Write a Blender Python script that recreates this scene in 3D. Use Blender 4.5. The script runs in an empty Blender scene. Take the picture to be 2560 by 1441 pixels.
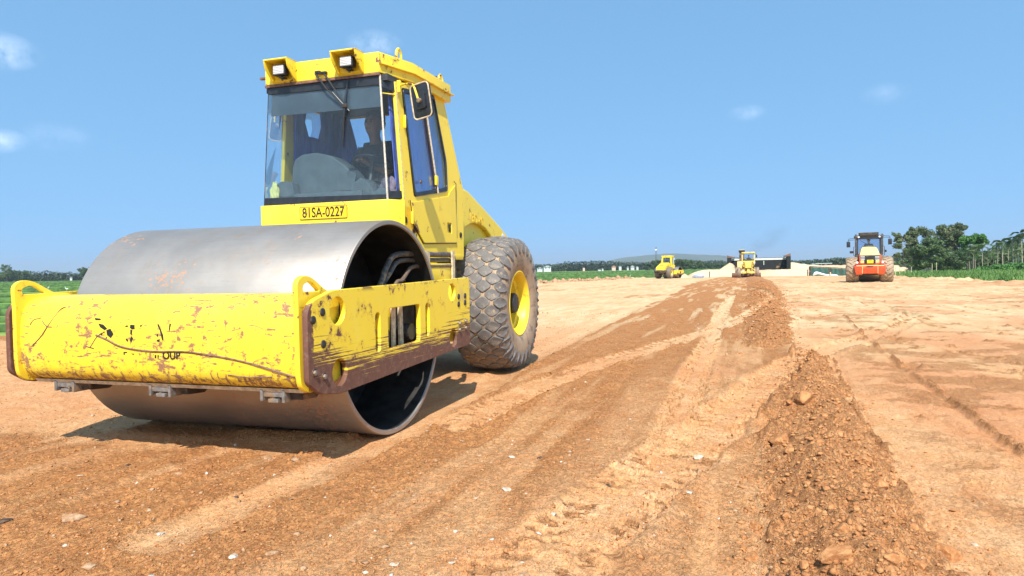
import bpy, bmesh, math, random
import numpy as np
from mathutils import Vector, Matrix

random.seed(7); rng = np.random.default_rng(7)
R_ = math.radians; PI = math.pi
scene = bpy.context.scene
COL = scene.collection

# ---------------------------------------------------------------- camera
# world axes: +Y runs along the new road away from the viewer, +X across it, origin under the front drum
CAM = Vector((3.42139, -4.43298, 1.13873))
CF = Vector((-0.31683, 0.94812, -0.02640)); CR = Vector((0.94844, 0.31644, -0.01807)); CU = Vector((0.00878, 0.03076, 0.99949))
FPX = 1758.19
cd = bpy.data.cameras.new('camera'); cam = bpy.data.objects.new('camera', cd); COL.objects.link(cam)
cam.matrix_world = Matrix(((CR.x, CU.x, -CF.x, CAM.x), (CR.y, CU.y, -CF.y, CAM.y), (CR.z, CU.z, -CF.z, CAM.z), (0, 0, 0, 1)))
cd.sensor_width = 36; cd.lens = FPX / 2560 * 36; cd.clip_start = 0.05; cd.clip_end = 30000
scene.camera = cam

# ---------------------------------------------------------------- light
SUN = Vector((0.29, -0.89, 1.07)).normalized()
wd = bpy.data.worlds.new('World'); scene.world = wd; wd.use_nodes = True
wn = wd.node_tree; wn.nodes.clear()
SKY_STRENGTH = 0.148; SUN_STRENGTH = 4.4; EXPOSURE = 0.75
sk = wn.nodes.new('ShaderNodeTexSky'); sk.sky_type = 'NISHITA'; sk.sun_disc = False
sk.sun_elevation = math.asin(SUN.z); sk.sun_rotation = math.atan2(SUN.x, SUN.y)
sk.air_density = 1.0; sk.dust_density = 0.3; sk.ozone_density = 0.9; sk.altitude = 20
bg = wn.nodes.new('ShaderNodeBackground'); bg.inputs['Strength'].default_value = SKY_STRENGTH
wo = wn.nodes.new('ShaderNodeOutputWorld')
tc = wn.nodes.new('ShaderNodeTexCoord')
sv = wn.nodes.new('ShaderNodeVectorMath'); sv.operation = 'ADD'; wn.links.new(tc.outputs['Generated'], sv.inputs[0]); sv.inputs[1].default_value = (0, 0, .50)
sn = wn.nodes.new('ShaderNodeVectorMath'); sn.operation = 'NORMALIZE'; wn.links.new(sv.outputs[0], sn.inputs[0]); wn.links.new(sn.outputs[0], sk.inputs['Vector'])
hs = wn.nodes.new('ShaderNodeHueSaturation'); hs.inputs['Saturation'].default_value = 1.05
tn = wn.nodes.new('ShaderNodeMix'); tn.data_type = 'RGBA'; tn.blend_type = 'MULTIPLY'; tn.inputs[0].default_value = 1; wn.links.new(sk.outputs[0], tn.inputs[6]); tn.inputs[7].default_value = (1.17, 1.43, 1.34, 1); wn.links.new(tn.outputs[2], hs.inputs['Color'])
def wmath(op, a, b=None, c=None, clamp=False):
    n = wn.nodes.new('ShaderNodeMath'); n.operation = op; n.use_clamp = clamp
    for i, v in enumerate((a, b, c)):
        if v is None: continue
        if isinstance(v, (int, float)): n.inputs[i].default_value = v
        else: wn.links.new(v, n.inputs[i])
    return n.outputs[0]
# a handful of thin fair-weather clouds low in the sky, each a ragged puff of noise round its direction
cn = wn.nodes.new('ShaderNodeTexNoise'); cn.inputs['Scale'].default_value = 34; cn.inputs['Detail'].default_value = 8; cn.inputs['Roughness'].default_value = .62
wn.links.new(tc.outputs['Generated'], cn.inputs['Vector'])
CLOUDS = [(-20, 125, .05, .30), (-15, 350, .035, .28), (935, 108, .040, .20), (1868, 283, .026, .14), (140, 342, .04, .08), (3100, 300, .06, .4), (-900, 200, .07, .5), (2215, 235, .03, .08)]
tot = None
for px, py, rad, amt in CLOUDS:
    d = (CF + CR * ((px - 1280) / FPX) + CU * ((720.5 - py) / FPX)).normalized()
    vs = wn.nodes.new('ShaderNodeVectorMath'); vs.operation = 'SUBTRACT'
    wn.links.new(tc.outputs['Generated'], vs.inputs[0]); vs.inputs[1].default_value = d
    vm = wn.nodes.new('ShaderNodeVectorMath'); vm.operation = 'MULTIPLY'; wn.links.new(vs.outputs[0], vm.inputs[0]); vm.inputs[1].default_value = (1, 1, 2.2)
    vl = wn.nodes.new('ShaderNodeVectorMath'); vl.operation = 'LENGTH'; wn.links.new(vm.outputs[0], vl.inputs[0])
    f = wmath('SUBTRACT', 1.0, wmath('DIVIDE', vl.outputs['Value'], rad), clamp=True)
    f = wmath('MULTIPLY', f, wmath('MULTIPLY_ADD', cn.outputs['Fac'], 3.6, -1.2, clamp=True))
    f = wmath('MULTIPLY', f, amt)
    tot = f if tot is None else wmath('ADD', tot, f, clamp=True)
cm = wn.nodes.new('ShaderNodeMix'); cm.data_type = 'RGBA'
wn.links.new(tot, cm.inputs[0]); wn.links.new(hs.outputs[0], cm.inputs[6]); cm.inputs[7].default_value = (9.5, 9.8, 10.2, 1)
wn.links.new(cm.outputs[2], bg.inputs[0]); wn.links.new(bg.outputs[0], wo.inputs[0])

sl = bpy.data.lights.new('sun', 'SUN'); sl.energy = SUN_STRENGTH; sl.angle = R_(0.5); sl.color = (1, .955, .88)
so = bpy.data.objects.new('sun', sl); COL.objects.link(so); so.rotation_euler = SUN.to_track_quat('Z', 'Y').to_euler()
vs_ = scene.view_settings; vs_.view_transform = 'Standard'; vs_.look = 'None'; vs_.exposure = EXPOSURE; vs_.gamma = 1; vs_.use_curve_mapping = False
scene.cycles.max_bounces = 6; scene.cycles.transparent_max_bounces = 16; scene.cycles.volume_bounces = 0

# ---------------------------------------------------------------- where things are
def on(px, py, ax, val):                      # the point of a real plane (x, y or z = val) that the photo shows at a pixel
    d = CF + CR * ((px - 1280) / FPX) + CU * ((720.5 - py) / FPX)
    t = (val - CAM[ax]) / d[ax]
    return CAM + d * t
def at(px, py, D):                            # the point D metres out along the view direction
    return CAM + (CF + CR * ((px - 1280) / FPX) + CU * ((720.5 - py) / FPX)) * D

# ---------------------------------------------------------------- node helpers
class NT:
    def __init__(s, name):
        s.m = bpy.data.materials.new(name); s.m.use_nodes = True; s.t = s.m.node_tree; s.t.nodes.clear()
        s.out = s.t.nodes.new('ShaderNodeOutputMaterial'); s.tc = s.t.nodes.new('ShaderNodeTexCoord'); s.obj = s.tc.outputs['Object']
    def put(s, sock, v):
        if v is None: return
        if isinstance(v, bpy.types.NodeSocket): s.t.links.new(v, sock)
        elif isinstance(v, (tuple, list)) and len(v) == 3 and sock.type == 'RGBA': sock.default_value = (*v, 1)
        else: sock.default_value = v
    def node(s, typ, ins=None, **pr):
        n = s.t.nodes.new(typ)
        for k, v in pr.items(): setattr(n, k, v)
        for k, v in (ins or {}).items(): s.put(n.inputs[k], v)
        return n
    def map(s, vec, scale=(1, 1, 1), rot=(0, 0, 0), loc=(0, 0, 0)):
        return s.node('ShaderNodeMapping', {'Vector': vec, 'Scale': scale, 'Rotation': rot, 'Location': loc}).outputs[0]
    def noise(s, vec, scale, detail=4, rough=.55, dist=0):
        return s.node('ShaderNodeTexNoise', {'Vector': vec, 'Scale': scale, 'Detail': detail, 'Roughness': rough, 'Distortion': dist}).outputs['Fac']
    def noisec(s, vec, scale, detail=2):
        return s.node('ShaderNodeTexNoise', {'Vector': vec, 'Scale': scale, 'Detail': detail}).outputs['Color']
    def step(s, v, a, b):                     # smooth 0..1 between a and b
        return s.node('ShaderNodeMapRange', {0: v, 1: a, 2: b, 3: 0.0, 4: 1.0}, interpolation_type='SMOOTHSTEP').outputs[0]
    def math(s, op, a, b=0.0, clamp=False):
        return s.node('ShaderNodeMath', {0: a, 1: b}, operation=op, use_clamp=clamp).outputs[0]
    def mix(s, f, a, b):
        n = s.node('ShaderNodeMix', data_type='RGBA'); s.put(n.inputs[0], f); s.put(n.inputs[6], a); s.put(n.inputs[7], b); return n.outputs[2]
    def sep(s, vec):
        return s.node('ShaderNodeSeparateXYZ', {0: vec}).outputs
    def bump(s, h, strength=.3, dist=.01, normal=None):
        return s.node('ShaderNodeBump', {'Height': h, 'Strength': strength, 'Distance': dist, **({'Normal': normal} if normal else {})}).outputs[0]
    def bsdf(s, base, rough=.5, metal=0.0, normal=None, **kw):
        ins = {'Base Color': base, 'Roughness': rough, 'Metallic': metal}
        if normal: ins['Normal'] = normal
        ins.update(kw)
        b = s.node('ShaderNodeBsdfPrincipled', ins); s.t.links.new(b.outputs[0], s.out.inputs[0]); return s.m

def plain(name, col, rough=.6, metal=0.0, var=.25, scale=12, bump=.15, dirt=0.0, **kw):
    n = NT(name)
    f = n.noise(n.obj, scale, 5, .6)
    dark = tuple(c * (1 - var) for c in col); lite = tuple(min(1, c * (1 + var)) for c in col)
    c = n.mix(n.step(f, .3, .7), dark, lite)
    if dirt:
        g = n.step(n.noise(n.obj, scale * .35, 6, .65), .62 - dirt * .3, .75 - dirt * .2)
        c = n.mix(n.math('MULTIPLY', g, .8), c, (.33, .2, .1))
    return n.bsdf(c, rough, metal, n.bump(f, bump, .004), **kw)

RUST = (.13, .055, .035)
YEL = (.88, .62, .012)
def yellow(name, wear=0.3, kind='plain'):
    n = NT(name); x, y, z = n.sep(n.obj)
    warp = n.node('ShaderNodeVectorMath', {0: n.obj, 1: n.node('ShaderNodeVectorMath', {0: n.noisec(n.obj, 5), 'Scale': .08}, operation='SCALE').outputs[0]}, operation='ADD').outputs[0]
    tone = n.noise(n.obj, 2.2, 3)
    base = n.mix(tone, (.82, .57, .028), (.91, .665, .042))
    fade = n.step(n.noise(n.map(n.obj, (1, 1, .4)), 3.5, 5, .6), .5, .8)
    base = n.mix(n.math('MULTIPLY', fade, .25), base, (.86, .74, .20))
    blotch = n.noise(warp, 17 if kind == 'beam' else 9, 9, .72); big = n.noise(n.obj, 2.4, 2)
    lo = .72 - wear * .24
    m = n.step(n.math('ADD', blotch, n.math('MULTIPLY', n.math('SUBTRACT', big, .5), .35)), lo, lo + .025)
    if kind == 'beam':
        s1 = n.noise(n.map(warp, (5, 30, 30), (0, R_(35), 0)), 1.6, 6, .7)
        s2 = n.noise(n.map(warp, (26, 8, 6), (0, R_(-12), 0)), 1.5, 6, .75)
        zm = n.step(z, .62, .5)
        m = n.math('MAXIMUM', m, n.step(n.math('ADD', s1, n.math('MULTIPLY', big, .20)), .67, .71))
        m = n.math('MAXIMUM', m, n.step(n.math('ADD', s2, n.math('ADD', n.math('MULTIPLY', zm, .16), n.math('MULTIPLY', big, .1))), .70, .76))
        m = n.math('MAXIMUM', m, n.math('MULTIPLY', n.step(n.noise(n.map(n.obj, (20, 20, 70)), 1, 5, .7), .60, .66), n.step(z, .94, .98)))
        base = n.mix(n.math('MULTIPLY', n.step(n.noise(n.map(n.obj, (40, 40, 2.5)), 1, 4), .5, .75), .35), base, (.62, .33, .03))
    if kind == 'plate':
        # worn to bare brown steel along the bottom and at the front corner, long drag scratches above that
        st = n.noise(n.map(n.obj, (1, .9, 55), (R_(3), 0, 0)), 1.5, 8, .75)
        st2 = n.noise(n.map(n.obj, (1, 3.0, 16)), 1.5, 6, .7)
        lim = n.math('ADD', n.math('MULTIPLY', n.math('SUBTRACT', st, .5), .95), n.math('MULTIPLY', n.math('SUBTRACT', st2, .5), .22))
        front = n.step(y, -.75, -1.15); rear = n.step(y, .5, 1.2)
        edge = n.math('ADD', .635, n.math('ADD', n.math('MULTIPLY', front, .06), n.math('MULTIPLY', rear, .10)))
        m = n.math('MAXIMUM', m, n.step(n.math('ADD', n.math('SUBTRACT', edge, z), lim), 0.0, .02))
        m = n.math('MAXIMUM', m, n.step(st, .64, .67))
        m = n.math('MAXIMUM', m, n.step(n.math('SUBTRACT', n.math('MULTIPLY', n.noise(warp, 14, 6, .7), .16), n.math('ADD', y, 1.16)), .02, .035))
        m = n.math('MAXIMUM', m, n.math('MULTIPLY', n.step(n.noise(n.map(n.obj, (9, 5, 9)), 1.4, 7, .7), .52, .60), n.step(n.math('ADD', z, n.math('MULTIPLY', y, -.018)), 1.02, 1.06)))
        dust = n.math('MULTIPLY', n.step(n.noise(n.obj, 2.1, 2), .56, .66), n.step(z, .85, .92))
        base = n.mix(n.math('MULTIPLY', dust, .65), base, (.45, .33, .2))
    fresh = n.step(n.noise(n.obj, 30, 5, .7), .5, .62)
    rustc = n.mix(n.noise(n.obj, 18, 6, .7), (.085, .036, .026), (.20, .080, .042))
    rustc = n.mix(n.math('MULTIPLY', fresh, .25), rustc, (.3, .2, .13))
    if kind == 'beam': rustc = n.mix(n.noise(n.obj, 25, 5, .7), (.19, .085, .045), (.40, .20, .085))
    halo = n.mix(n.math('MULTIPLY', n.step(n.math('ADD', blotch, n.math('MULTIPLY', n.math('SUBTRACT', big, .5), .35)), lo - .07, lo), .35), base, (.5, .25, .03))
    c = n.mix(m, halo, rustc)
    rough = n.node('ShaderNodeMapRange', {0: m, 1: 0.0, 2: 1.0, 3: .42, 4: .72}).outputs[0]
    h = n.math('ADD', n.math('MULTIPLY', m, -.6), n.math('MULTIPLY', n.noise(n.obj, 60, 3), .12))
    return n.bsdf(c, rough, 0.0, n.bump(h, .35, .003))

M = {}
M['yel'] = yellow('yellow_paint', .33); M['yel_worn'] = yellow('worn_yellow_paint', .5); M['yel_beam'] = yellow('scraped_yellow_paint', .62, 'beam'); M['yel_plate'] = yellow('scoured_yellow_paint', .5, 'plate')
M['rust'] = plain('brown_bare_steel', (.17, .085, .055), .65, 0, .45, 30, .4)
M['black'] = plain('black_plastic', (.018, .018, .02), .38, 0, .3, 20, .1)
M['dark'] = plain('dark_dirty_and_shaded_metal', (.035, .028, .022), .7, 0, .5, 14, .3, dirt=.4)
M['rubber'] = plain('black_rubber', (.02, .02, .02), .55, 0, .3, 30, .2, dirt=.1)
M['hose'] = plain('muddy_hose_rubber', (.075, .063, .053), .5, 0, .6, 40, .4, dirt=.35)
M['hose_brown'] = plain('brown_hose_sleeve', (.13, .085, .055), .7, 0, .4, 40, .4)
M['steel'] = plain('galvanised_steel', (.20, .18, .16), .55, .3, .3, 30, .3, dirt=.5)
M['console'] = plain('grey_green_plastic', (.11, .135, .14), .6, 0, .15, 8, .1, dirt=.15)
M['seat'] = plain('dark_seat_fabric', (.04, .042, .05), .85, 0, .3, 30, .3)
M['cream'] = plain('pale_dusty_strap', (.55, .44, .28), .7, 0, .3, 25, .3, dirt=.3)
M['chrome'] = plain('pale_trim', (.62, .52, .40), .35, .3, .3, 60, .2)
M['white'] = plain('white_plastic', (.72, .72, .70), .5, 0, .08, 8, .05)
M['film'] = plain('blue_grey_sun_film', (.085, .115, .14), .6, 0, .25, 3, .1)
def mat_curtain():
    n = NT('navy_curtain_cloth')
    f = n.noise(n.map(n.obj, (16, 16, .8)), 1.4, 4)
    return n.bsdf(n.mix(n.step(f, .25, .75), (.05, .08, .40), (.12, .18, .68)), .9, 0, n.bump(f, .8, .02))
M['curtain'] = mat_curtain()
def mat_glass(name, tint=(.80, .88, .90), dust=.10, dustcol=(.55, .60, .62)):
    n = NT(name)
    tr = n.node('ShaderNodeBsdfTransparent', {0: tint}).outputs[0]
    gl = n.node('ShaderNodeBsdfGlossy', {0: (1, 1, 1), 'Roughness': .04}).outputs[0]
    df = n.node('ShaderNodeBsdfDiffuse', {0: dustcol}).outputs[0]
    x, y, z = n.sep(n.obj)
    d = n.math('MULTIPLY', n.math('ADD', n.math('MULTIPLY', n.step(n.noise(n.map(n.obj, (14, 14, 4)), 1, 6, .7), .35, .9), .5), .55), dust)
    low = n.math('MULTIPLY', n.step(z, 2.05, 1.75), n.math('MULTIPLY', n.step(n.noise(n.map(n.obj, (70, 70, 9)), 1, 5, .7), .35, .85), .16))
    d = n.math('ADD', d, n.math('MULTIPLY', low, min(1, dust * 14)), clamp=True)
    m1 = n.node('ShaderNodeMixShader', {0: d, 1: tr, 2: df}).outputs[0]
    fr = n.math('MULTIPLY', n.node('ShaderNodeFresnel', {0: 1.35}).outputs[0], .55)
    m2 = n.node('ShaderNodeMixShader', {0: fr, 1: m1, 2: gl}).outputs[0]
    n.t.links.new(m2, n.out.inputs[0]); return n.m
M['glass'] = mat_glass('dusty_cab_glass', (.90, .95, .97), .03); M['glass_side'] = mat_glass('side_window_glass', (.80, .86, .93), .06)
def mat_lens():
    n = NT('ribbed_lamp_lens'); x, y, z = n.sep(n.obj)
    w = n.math('SINE', n.math('MULTIPLY', z, 480.0))
    return n.bsdf(n.mix(n.step(w, -.2, .6), (.55, .52, .50), (.88, .88, .88)), .18, .35, n.bump(w, .5, .003))
M['lens'] = mat_lens()
M['mirror'] = plain('mirror_glass', (.8, .82, .85), .05, 1.0, .02, 5, 0)
def mat_drum():
    n = NT('worn_drum_steel')
    st = n.noise(n.map(n.obj, (.8, 14, 14)), 2.2, 5, .6)
    f = n.noise(n.obj, 3.0, 6, .6)
    c = n.mix(n.step(f, .3, .7), (.37, .325, .28), (.43, .38, .33))
    c = n.mix(n.math('MULTIPLY', st, .3), c, (.27, .235, .20))
    spot = n.noise(n.map(n.obj, (28, 36, 36)), 1.0, 6, .68, .3); cl = n.noise(n.obj, 1.7, 2)
    sm = n.step(n.math('ADD', spot, n.math('MULTIPLY', n.math('SUBTRACT', cl, .5), .8)), .675, .70)
    c = n.mix(n.math('MULTIPLY', sm, .9), c, (.36, .185, .10))
    dusty = n.step(n.noise(n.obj, 5, 6, .7), .5, .7)
    c = n.mix(n.math('MULTIPLY', dusty, .5), c, (.40, .29, .20)); ls = n.noise(n.map(n.obj, (2.2, 60, 60)), 1.2, 4, .7); c = n.mix(n.math('MULTIPLY', n.step(ls, .60, .70), .35), c, (.20, .16, .13))
    met = n.math('MULTIPLY', n.math('SUBTRACT', 1.0, sm), .75)
    rg = n.node('ShaderNodeMapRange', {0: f, 1: .2, 2: .8, 3: .46, 4: .52}).outputs[0]
    return n.bsdf(c, rg, met, n.bump(n.math('ADD', n.math('MULTIPLY', st, .4), n.math('MULTIPLY', sm, 1.2)), .2, .003))
M['drum'] = mat_drum()
M['drum_in'] = plain('black_grimy_steel', (.030, .027, .024), .55, .2, .5, 9, .4)
def mat_tyre(name, a, b, amt):
    n = NT(name)
    f = n.noise(n.obj, 7, 8, .7); g = n.noise(n.obj, 26, 6, .7)
    c = n.mix(n.step(n.math('ADD', n.math('MULTIPLY', f, .7), n.math('MULTIPLY', g, .3)), amt, amt + .16), a, b)
    c = n.mix(n.math('MULTIPLY', n.step(g, .58, .70), .5), c, (.42, .30, .19))
    return n.bsdf(c, n.node('ShaderNodeMapRange', {0: f, 1: .3, 2: .7, 3: .55, 4: .85}).outputs[0], 0, n.bump(n.math('ADD', f, n.math('MULTIPLY', g, .5)), .6, .012))
M['tyre'] = mat_tyre('dusty_tyre_rubber', (.13, .095, .068), (.36, .25, .155), .36)
M['lug'] = mat_tyre('worn_tread_rubber', (.13, .118, .108), (.25, .205, .165), .47)
M['sunlit_lug'] = mat_tyre('sunlit_dusty_tan_tread', (.20, .14, .09), (.42, .31, .20), .42); M['orange'] = plain('orange_paint', (.50, .062, .010), .45, 0, .15, 6, .1, dirt=.25)  # orange roller tread: sunlight painted in as a paler tan over the dust
M['creamp'] = plain('cream_paint', (.80, .54, .21), .4, 0, .08, 4, .05, dirt=.1)
M['grader'] = plain('faded_yellow_paint', (.74, .55, .10), .5, 0, .2, 8, .1, dirt=.45)
M['greyp'] = plain('grey_brown_paint', (.055, .047, .042), .5, 0, .3, 8, .1, dirt=.3)
M['redlens'] = plain('red_lens', (.5, .02, .02), .3, 0, .1, 8, 0)
M['plateyel'] = plain('number_plate_yellow', (.88, .56, .01), .45, 0, .05, 10, .05)
M['ink'] = plain('black_ink', (.012, .011, .010), .6, 0, .2, 30, .1)
M['ghost'] = plain('faded_gold_ink', (.70, .42, .012), .5, 0, .1, 30, .1)
M['skin'] = plain('skin', (.30, .17, .11), .6, 0, .1, 20, .05)
M['hair'] = plain('black_hair', (.012, .010, .010), .6, 0, .3, 60, .3)
M['shirt'] = plain('dark_shirt_cloth', (.035, .033, .038), .9, 0, .25, 20, .2)
M['trousers'] = plain('dark_trouser_cloth', (.03, .035, .05), .9, 0, .25, 20, .2)
M['lilac'] = plain('purple_grey_cloth', (.16, .12, .16), .95, 0, .4, 30, .6)
M['lemon'] = plain('pale_yellow_plastic_bag', (.85, .78, .25), .5, 0, .1, 10, .3)

# ---------------------------------------------------------------- mesh helpers
def tag(o, label=None, cat=None, group=None, kind=None):
    if label: o['label'] = label
    if cat: o['category'] = cat
    if group: o['group'] = group
    if kind: o['kind'] = kind
    return o
def link(name, me, mat=None, parent=None):
    o = bpy.data.objects.new(name, me); COL.objects.link(o)
    if mat is not None and me is not None:
        me.materials.clear()
        for m in (mat if isinstance(mat, (list, tuple)) else [mat]): me.materials.append(m)
    if parent is not None: o.parent = parent
    return o
def empty(name, loc, rz=0):
    o = bpy.data.objects.new(name, None); COL.objects.link(o); o.location = loc; o.rotation_euler = (0, 0, rz); o.empty_display_size = .2; return o
def np_mesh(name, V, F, smooth=False):
    V = np.asarray(V, np.float32); F = np.asarray(F, np.int32)
    me = bpy.data.meshes.new(name); me.vertices.add(len(V)); me.vertices.foreach_set('co', V.ravel())
    k = F.shape[1]; me.loops.add(F.size); me.loops.foreach_set('vertex_index', F.ravel())
    me.polygons.add(len(F)); me.polygons.foreach_set('loop_start', np.arange(0, F.size, k, dtype=np.int32))
    if smooth: me.polygons.foreach_set('use_smooth', np.ones(len(F), bool))
    me.update(calc_edges=True); return me
class MB:
    def __init__(s): s.v = []; s.f = []
    def add(s, vs, fs):
        b = len(s.v); s.v += [tuple(v) for v in vs]; s.f += [tuple(b + i for i in f) for f in fs]; return s
    def box(s, x0, x1, y0, y1, z0, z1):
        return s.add([(x, y, z) for z in (z0, z1) for y in (y0, y1) for x in (x0, x1)], [(0, 2, 3, 1), (4, 5, 7, 6), (0, 1, 5, 4), (2, 6, 7, 3), (0, 4, 6, 2), (1, 3, 7, 5)])
    def obox(s, c, size, rot=(0, 0, 0)):
        from mathutils import Euler
        m = Euler(rot).to_matrix(); h = Vector(size) / 2
        vs = [Vector(c) + m @ Vector((sx * h.x, sy * h.y, sz * h.z)) for sz in (-1, 1) for sy in (-1, 1) for sx in (-1, 1)]
        return s.add(vs, [(0, 2, 3, 1), (4, 5, 7, 6), (0, 1, 5, 4), (2, 6, 7, 3), (0, 4, 6, 2), (1, 3, 7, 5)])
    def prism(s, poly, axis, a0, a1):         # polygon in the other two axes, extruded along axis
        def P(p, a): return (a, p[0], p[1]) if axis == 0 else ((p[0], a, p[1]) if axis == 1 else (p[0], p[1], a))
        n = len(poly); vs = [P(p, a0) for p in poly] + [P(p, a1) for p in poly]
        return s.add(vs, [tuple(range(n)), tuple(range(2 * n - 1, n - 1, -1))] + [(i, i + n, (i + 1) % n + n, (i + 1) % n) for i in range(n)])
    def tube(s, pts, r, n=8, caps=True):
        pts = [Vector(p) for p in pts]; rs = r if isinstance(r, (list, tuple)) else [r] * len(pts)
        vs = []; up = None
        for i, p in enumerate(pts):
            t = (pts[min(i + 1, len(pts) - 1)] - pts[max(i - 1, 0)]).normalized()
            if up is None: up = t.orthogonal().normalized()
            up = (up - t * up.dot(t)); up = up.normalized() if up.length > 1e-6 else t.orthogonal().normalized()
            b = t.cross(up)
            vs += [p + (up * math.cos(2 * PI * k / n) + b * math.sin(2 * PI * k / n)) * rs[i] for k in range(n)]
        fs = [(i * n + k, i * n + (k + 1) % n, (i + 1) * n + (k + 1) % n, (i + 1) * n + k) for i in range(len(pts) - 1) for k in range(n)]
        if caps: fs += [tuple(range(n))[::-1], tuple((len(pts) - 1) * n + k for k in range(n))]
        return s.add(vs, fs)
    def lathe(s, prof, c, axis=0, n=64, closed=False):   # prof: (offset along axis, radius)
        vs = []
        for a, r in prof:
            for k in range(n):
                t = 2 * PI * k / n; u, v = r * math.cos(t), r * math.sin(t)
                vs.append((c[0] + a, c[1] + u, c[2] + v) if axis == 0 else ((c[0] + u, c[1] + a, c[2] + v) if axis == 1 else (c[0] + u, c[1] + v, c[2] + a)))
        m = len(prof); rng_ = range(m if closed else m - 1)
        return s.add(vs, [(i * n + k, i * n + (k + 1) % n, ((i + 1) % m) * n + (k + 1) % n, ((i + 1) % m) * n + k) for i in rng_ for k in range(n)])
    def disc(s, c, r, axis=0, n=24):
        vs = [(c[0], c[1] + r * math.cos(2 * PI * k / n), c[2] + r * math.sin(2 * PI * k / n)) if axis == 0 else (c[0] + r * math.cos(2 * PI * k / n), c[1], c[2] + r * math.sin(2 * PI * k / n)) for k in range(n)]
        return s.add(vs, [tuple(range(n))])
    def mesh(s, name, bevel=0, smooth=35, seg=2, warp=None):
        me = bpy.data.meshes.new(name); bm = bmesh.new()
        vs = [bm.verts.new(v) for v in s.v]
        for f in s.f:
            try: bm.faces.new([vs[i] for i in f])
            except ValueError: pass
        bmesh.ops.recalc_face_normals(bm, faces=bm.faces)
        if bevel:
            ed = [e for e in bm.edges if len(e.link_faces) == 2 and e.calc_face_angle(0) > .6]
            bmesh.ops.bevel(bm, geom=ed, offset=bevel, segments=seg, affect='EDGES', profile=.6, clamp_overlap=True)
        if warp:
            for v in bm.verts: v.co = warp(v.co)
        bm.to_mesh(me); bm.free()
        if smooth:
            me.shade_smooth(); me.set_sharp_from_angle(angle=R_(smooth))
        return me
    def build(s, name, mat, parent=None, **k):
        return link(name, s.mesh(name, **k), mat, parent)
def crv(pts, n=6):                            # Catmull-Rom through points
    P = [Vector(p) for p in pts]; P = [2 * P[0] - P[1]] + P + [2 * P[-1] - P[-2]]; out = []
    for i in range(1, len(P) - 2):
        for k in range(n):
            t = k / n; a, b, c, d = P[i - 1:i + 3]
            out.append(.5 * ((2 * b) + (c - a) * t + (2 * a - 5 * b + 4 * c - d) * t * t + (3 * b - a - 3 * c + d) * t ** 3))
    return out + [P[-2]]
def circ(cx, cy, r, n=28, ry=None): return [(cx + r * math.cos(2 * PI * k / n), cy + (ry or r) * math.sin(2 * PI * k / n)) for k in range(n)]
def rrect(x0, x1, y0, y1, r, n=4):
    o = []
    for cx, cy, a in ((x1 - r, y1 - r, 0), (x0 + r, y1 - r, 90), (x0 + r, y0 + r, 180), (x1 - r, y0 + r, 270)):
        for k in range(n + 1): t = R_(a + 90 * k / n); o.append((cx + r * math.cos(t), cy + r * math.sin(t)))
    return o
def rpoly(poly, r, n=3):                      # polygon with rounded corners
    o = []; m = len(poly)
    for i in range(m):
        p = Vector(poly[i]); a = Vector(poly[i - 1]); b = Vector(poly[(i + 1) % m]); ra = min(r, (a - p).length * .45); rb = min(r, (b - p).length * .45)
        pa = p + (a - p).normalized() * ra; pb = p + (b - p).normalized() * rb
        for k in range(n + 1): t = k / n; o.append(tuple((1 - t) ** 2 * pa + 2 * t * (1 - t) * p + t * t * pb))
    return o
DG = bpy.context.evaluated_depsgraph_get
def curve_mesh(name, cu, fn):
    o = bpy.data.objects.new('tmp', cu); COL.objects.link(o); bpy.context.view_layer.update()
    me = bpy.data.meshes.new_from_object(o.evaluated_get(DG())); bpy.data.objects.remove(o); bpy.data.curves.remove(cu)
    co = np.zeros(len(me.vertices) * 3, np.float32); me.vertices.foreach_get('co', co); co = co.reshape(-1, 3)
    me.vertices.foreach_set('co', np.array([fn(c) for c in co], np.float32).ravel()); me.name = name; me.update(); return me
def plate(name, outer, holes, th, fn, mat, parent, bevel=.004):   # flat plate with holes; fn maps (u, v, w) to machine axes
    cu = bpy.data.curves.new('c', 'CURVE'); cu.dimensions = '2D'; cu.fill_mode = 'BOTH'; cu.extrude = th / 2 - bevel; cu.bevel_depth = bevel; cu.bevel_resolution = 1; cu.offset = -bevel
    for poly in [outer] + list(holes):
        sp = cu.splines.new('POLY'); sp.points.add(len(poly) - 1); sp.use_cyclic_u = True
        for i, p in enumerate(poly): sp.points[i].co = (p[0], p[1], 0, 1)
    me = curve_mesh(name, cu, fn); me.shade_smooth(); me.set_sharp_from_angle(angle=R_(40)); return link(name, me, mat, parent)
def text(name, body, size, fn, mat, parent, ext=.0015, sx=1.0, shear=0):
    cu = bpy.data.curves.new('t', 'FONT'); cu.body = body; cu.size = size; cu.extrude = ext; cu.align_x = 'CENTER'; cu.align_y = 'CENTER'; cu.offset = size * .010; cu.shear = shear
    return link(name, curve_mesh(name, cu, lambda c: fn((c[0] * sx, c[1], c[2]))), mat, parent)
def copy_tree(o, parent=None):
    c = o.copy(); COL.objects.link(c)
    if parent is not None: c.parent = parent
    for ch in list(o.children): copy_tree(ch, c)
    return c

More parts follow.
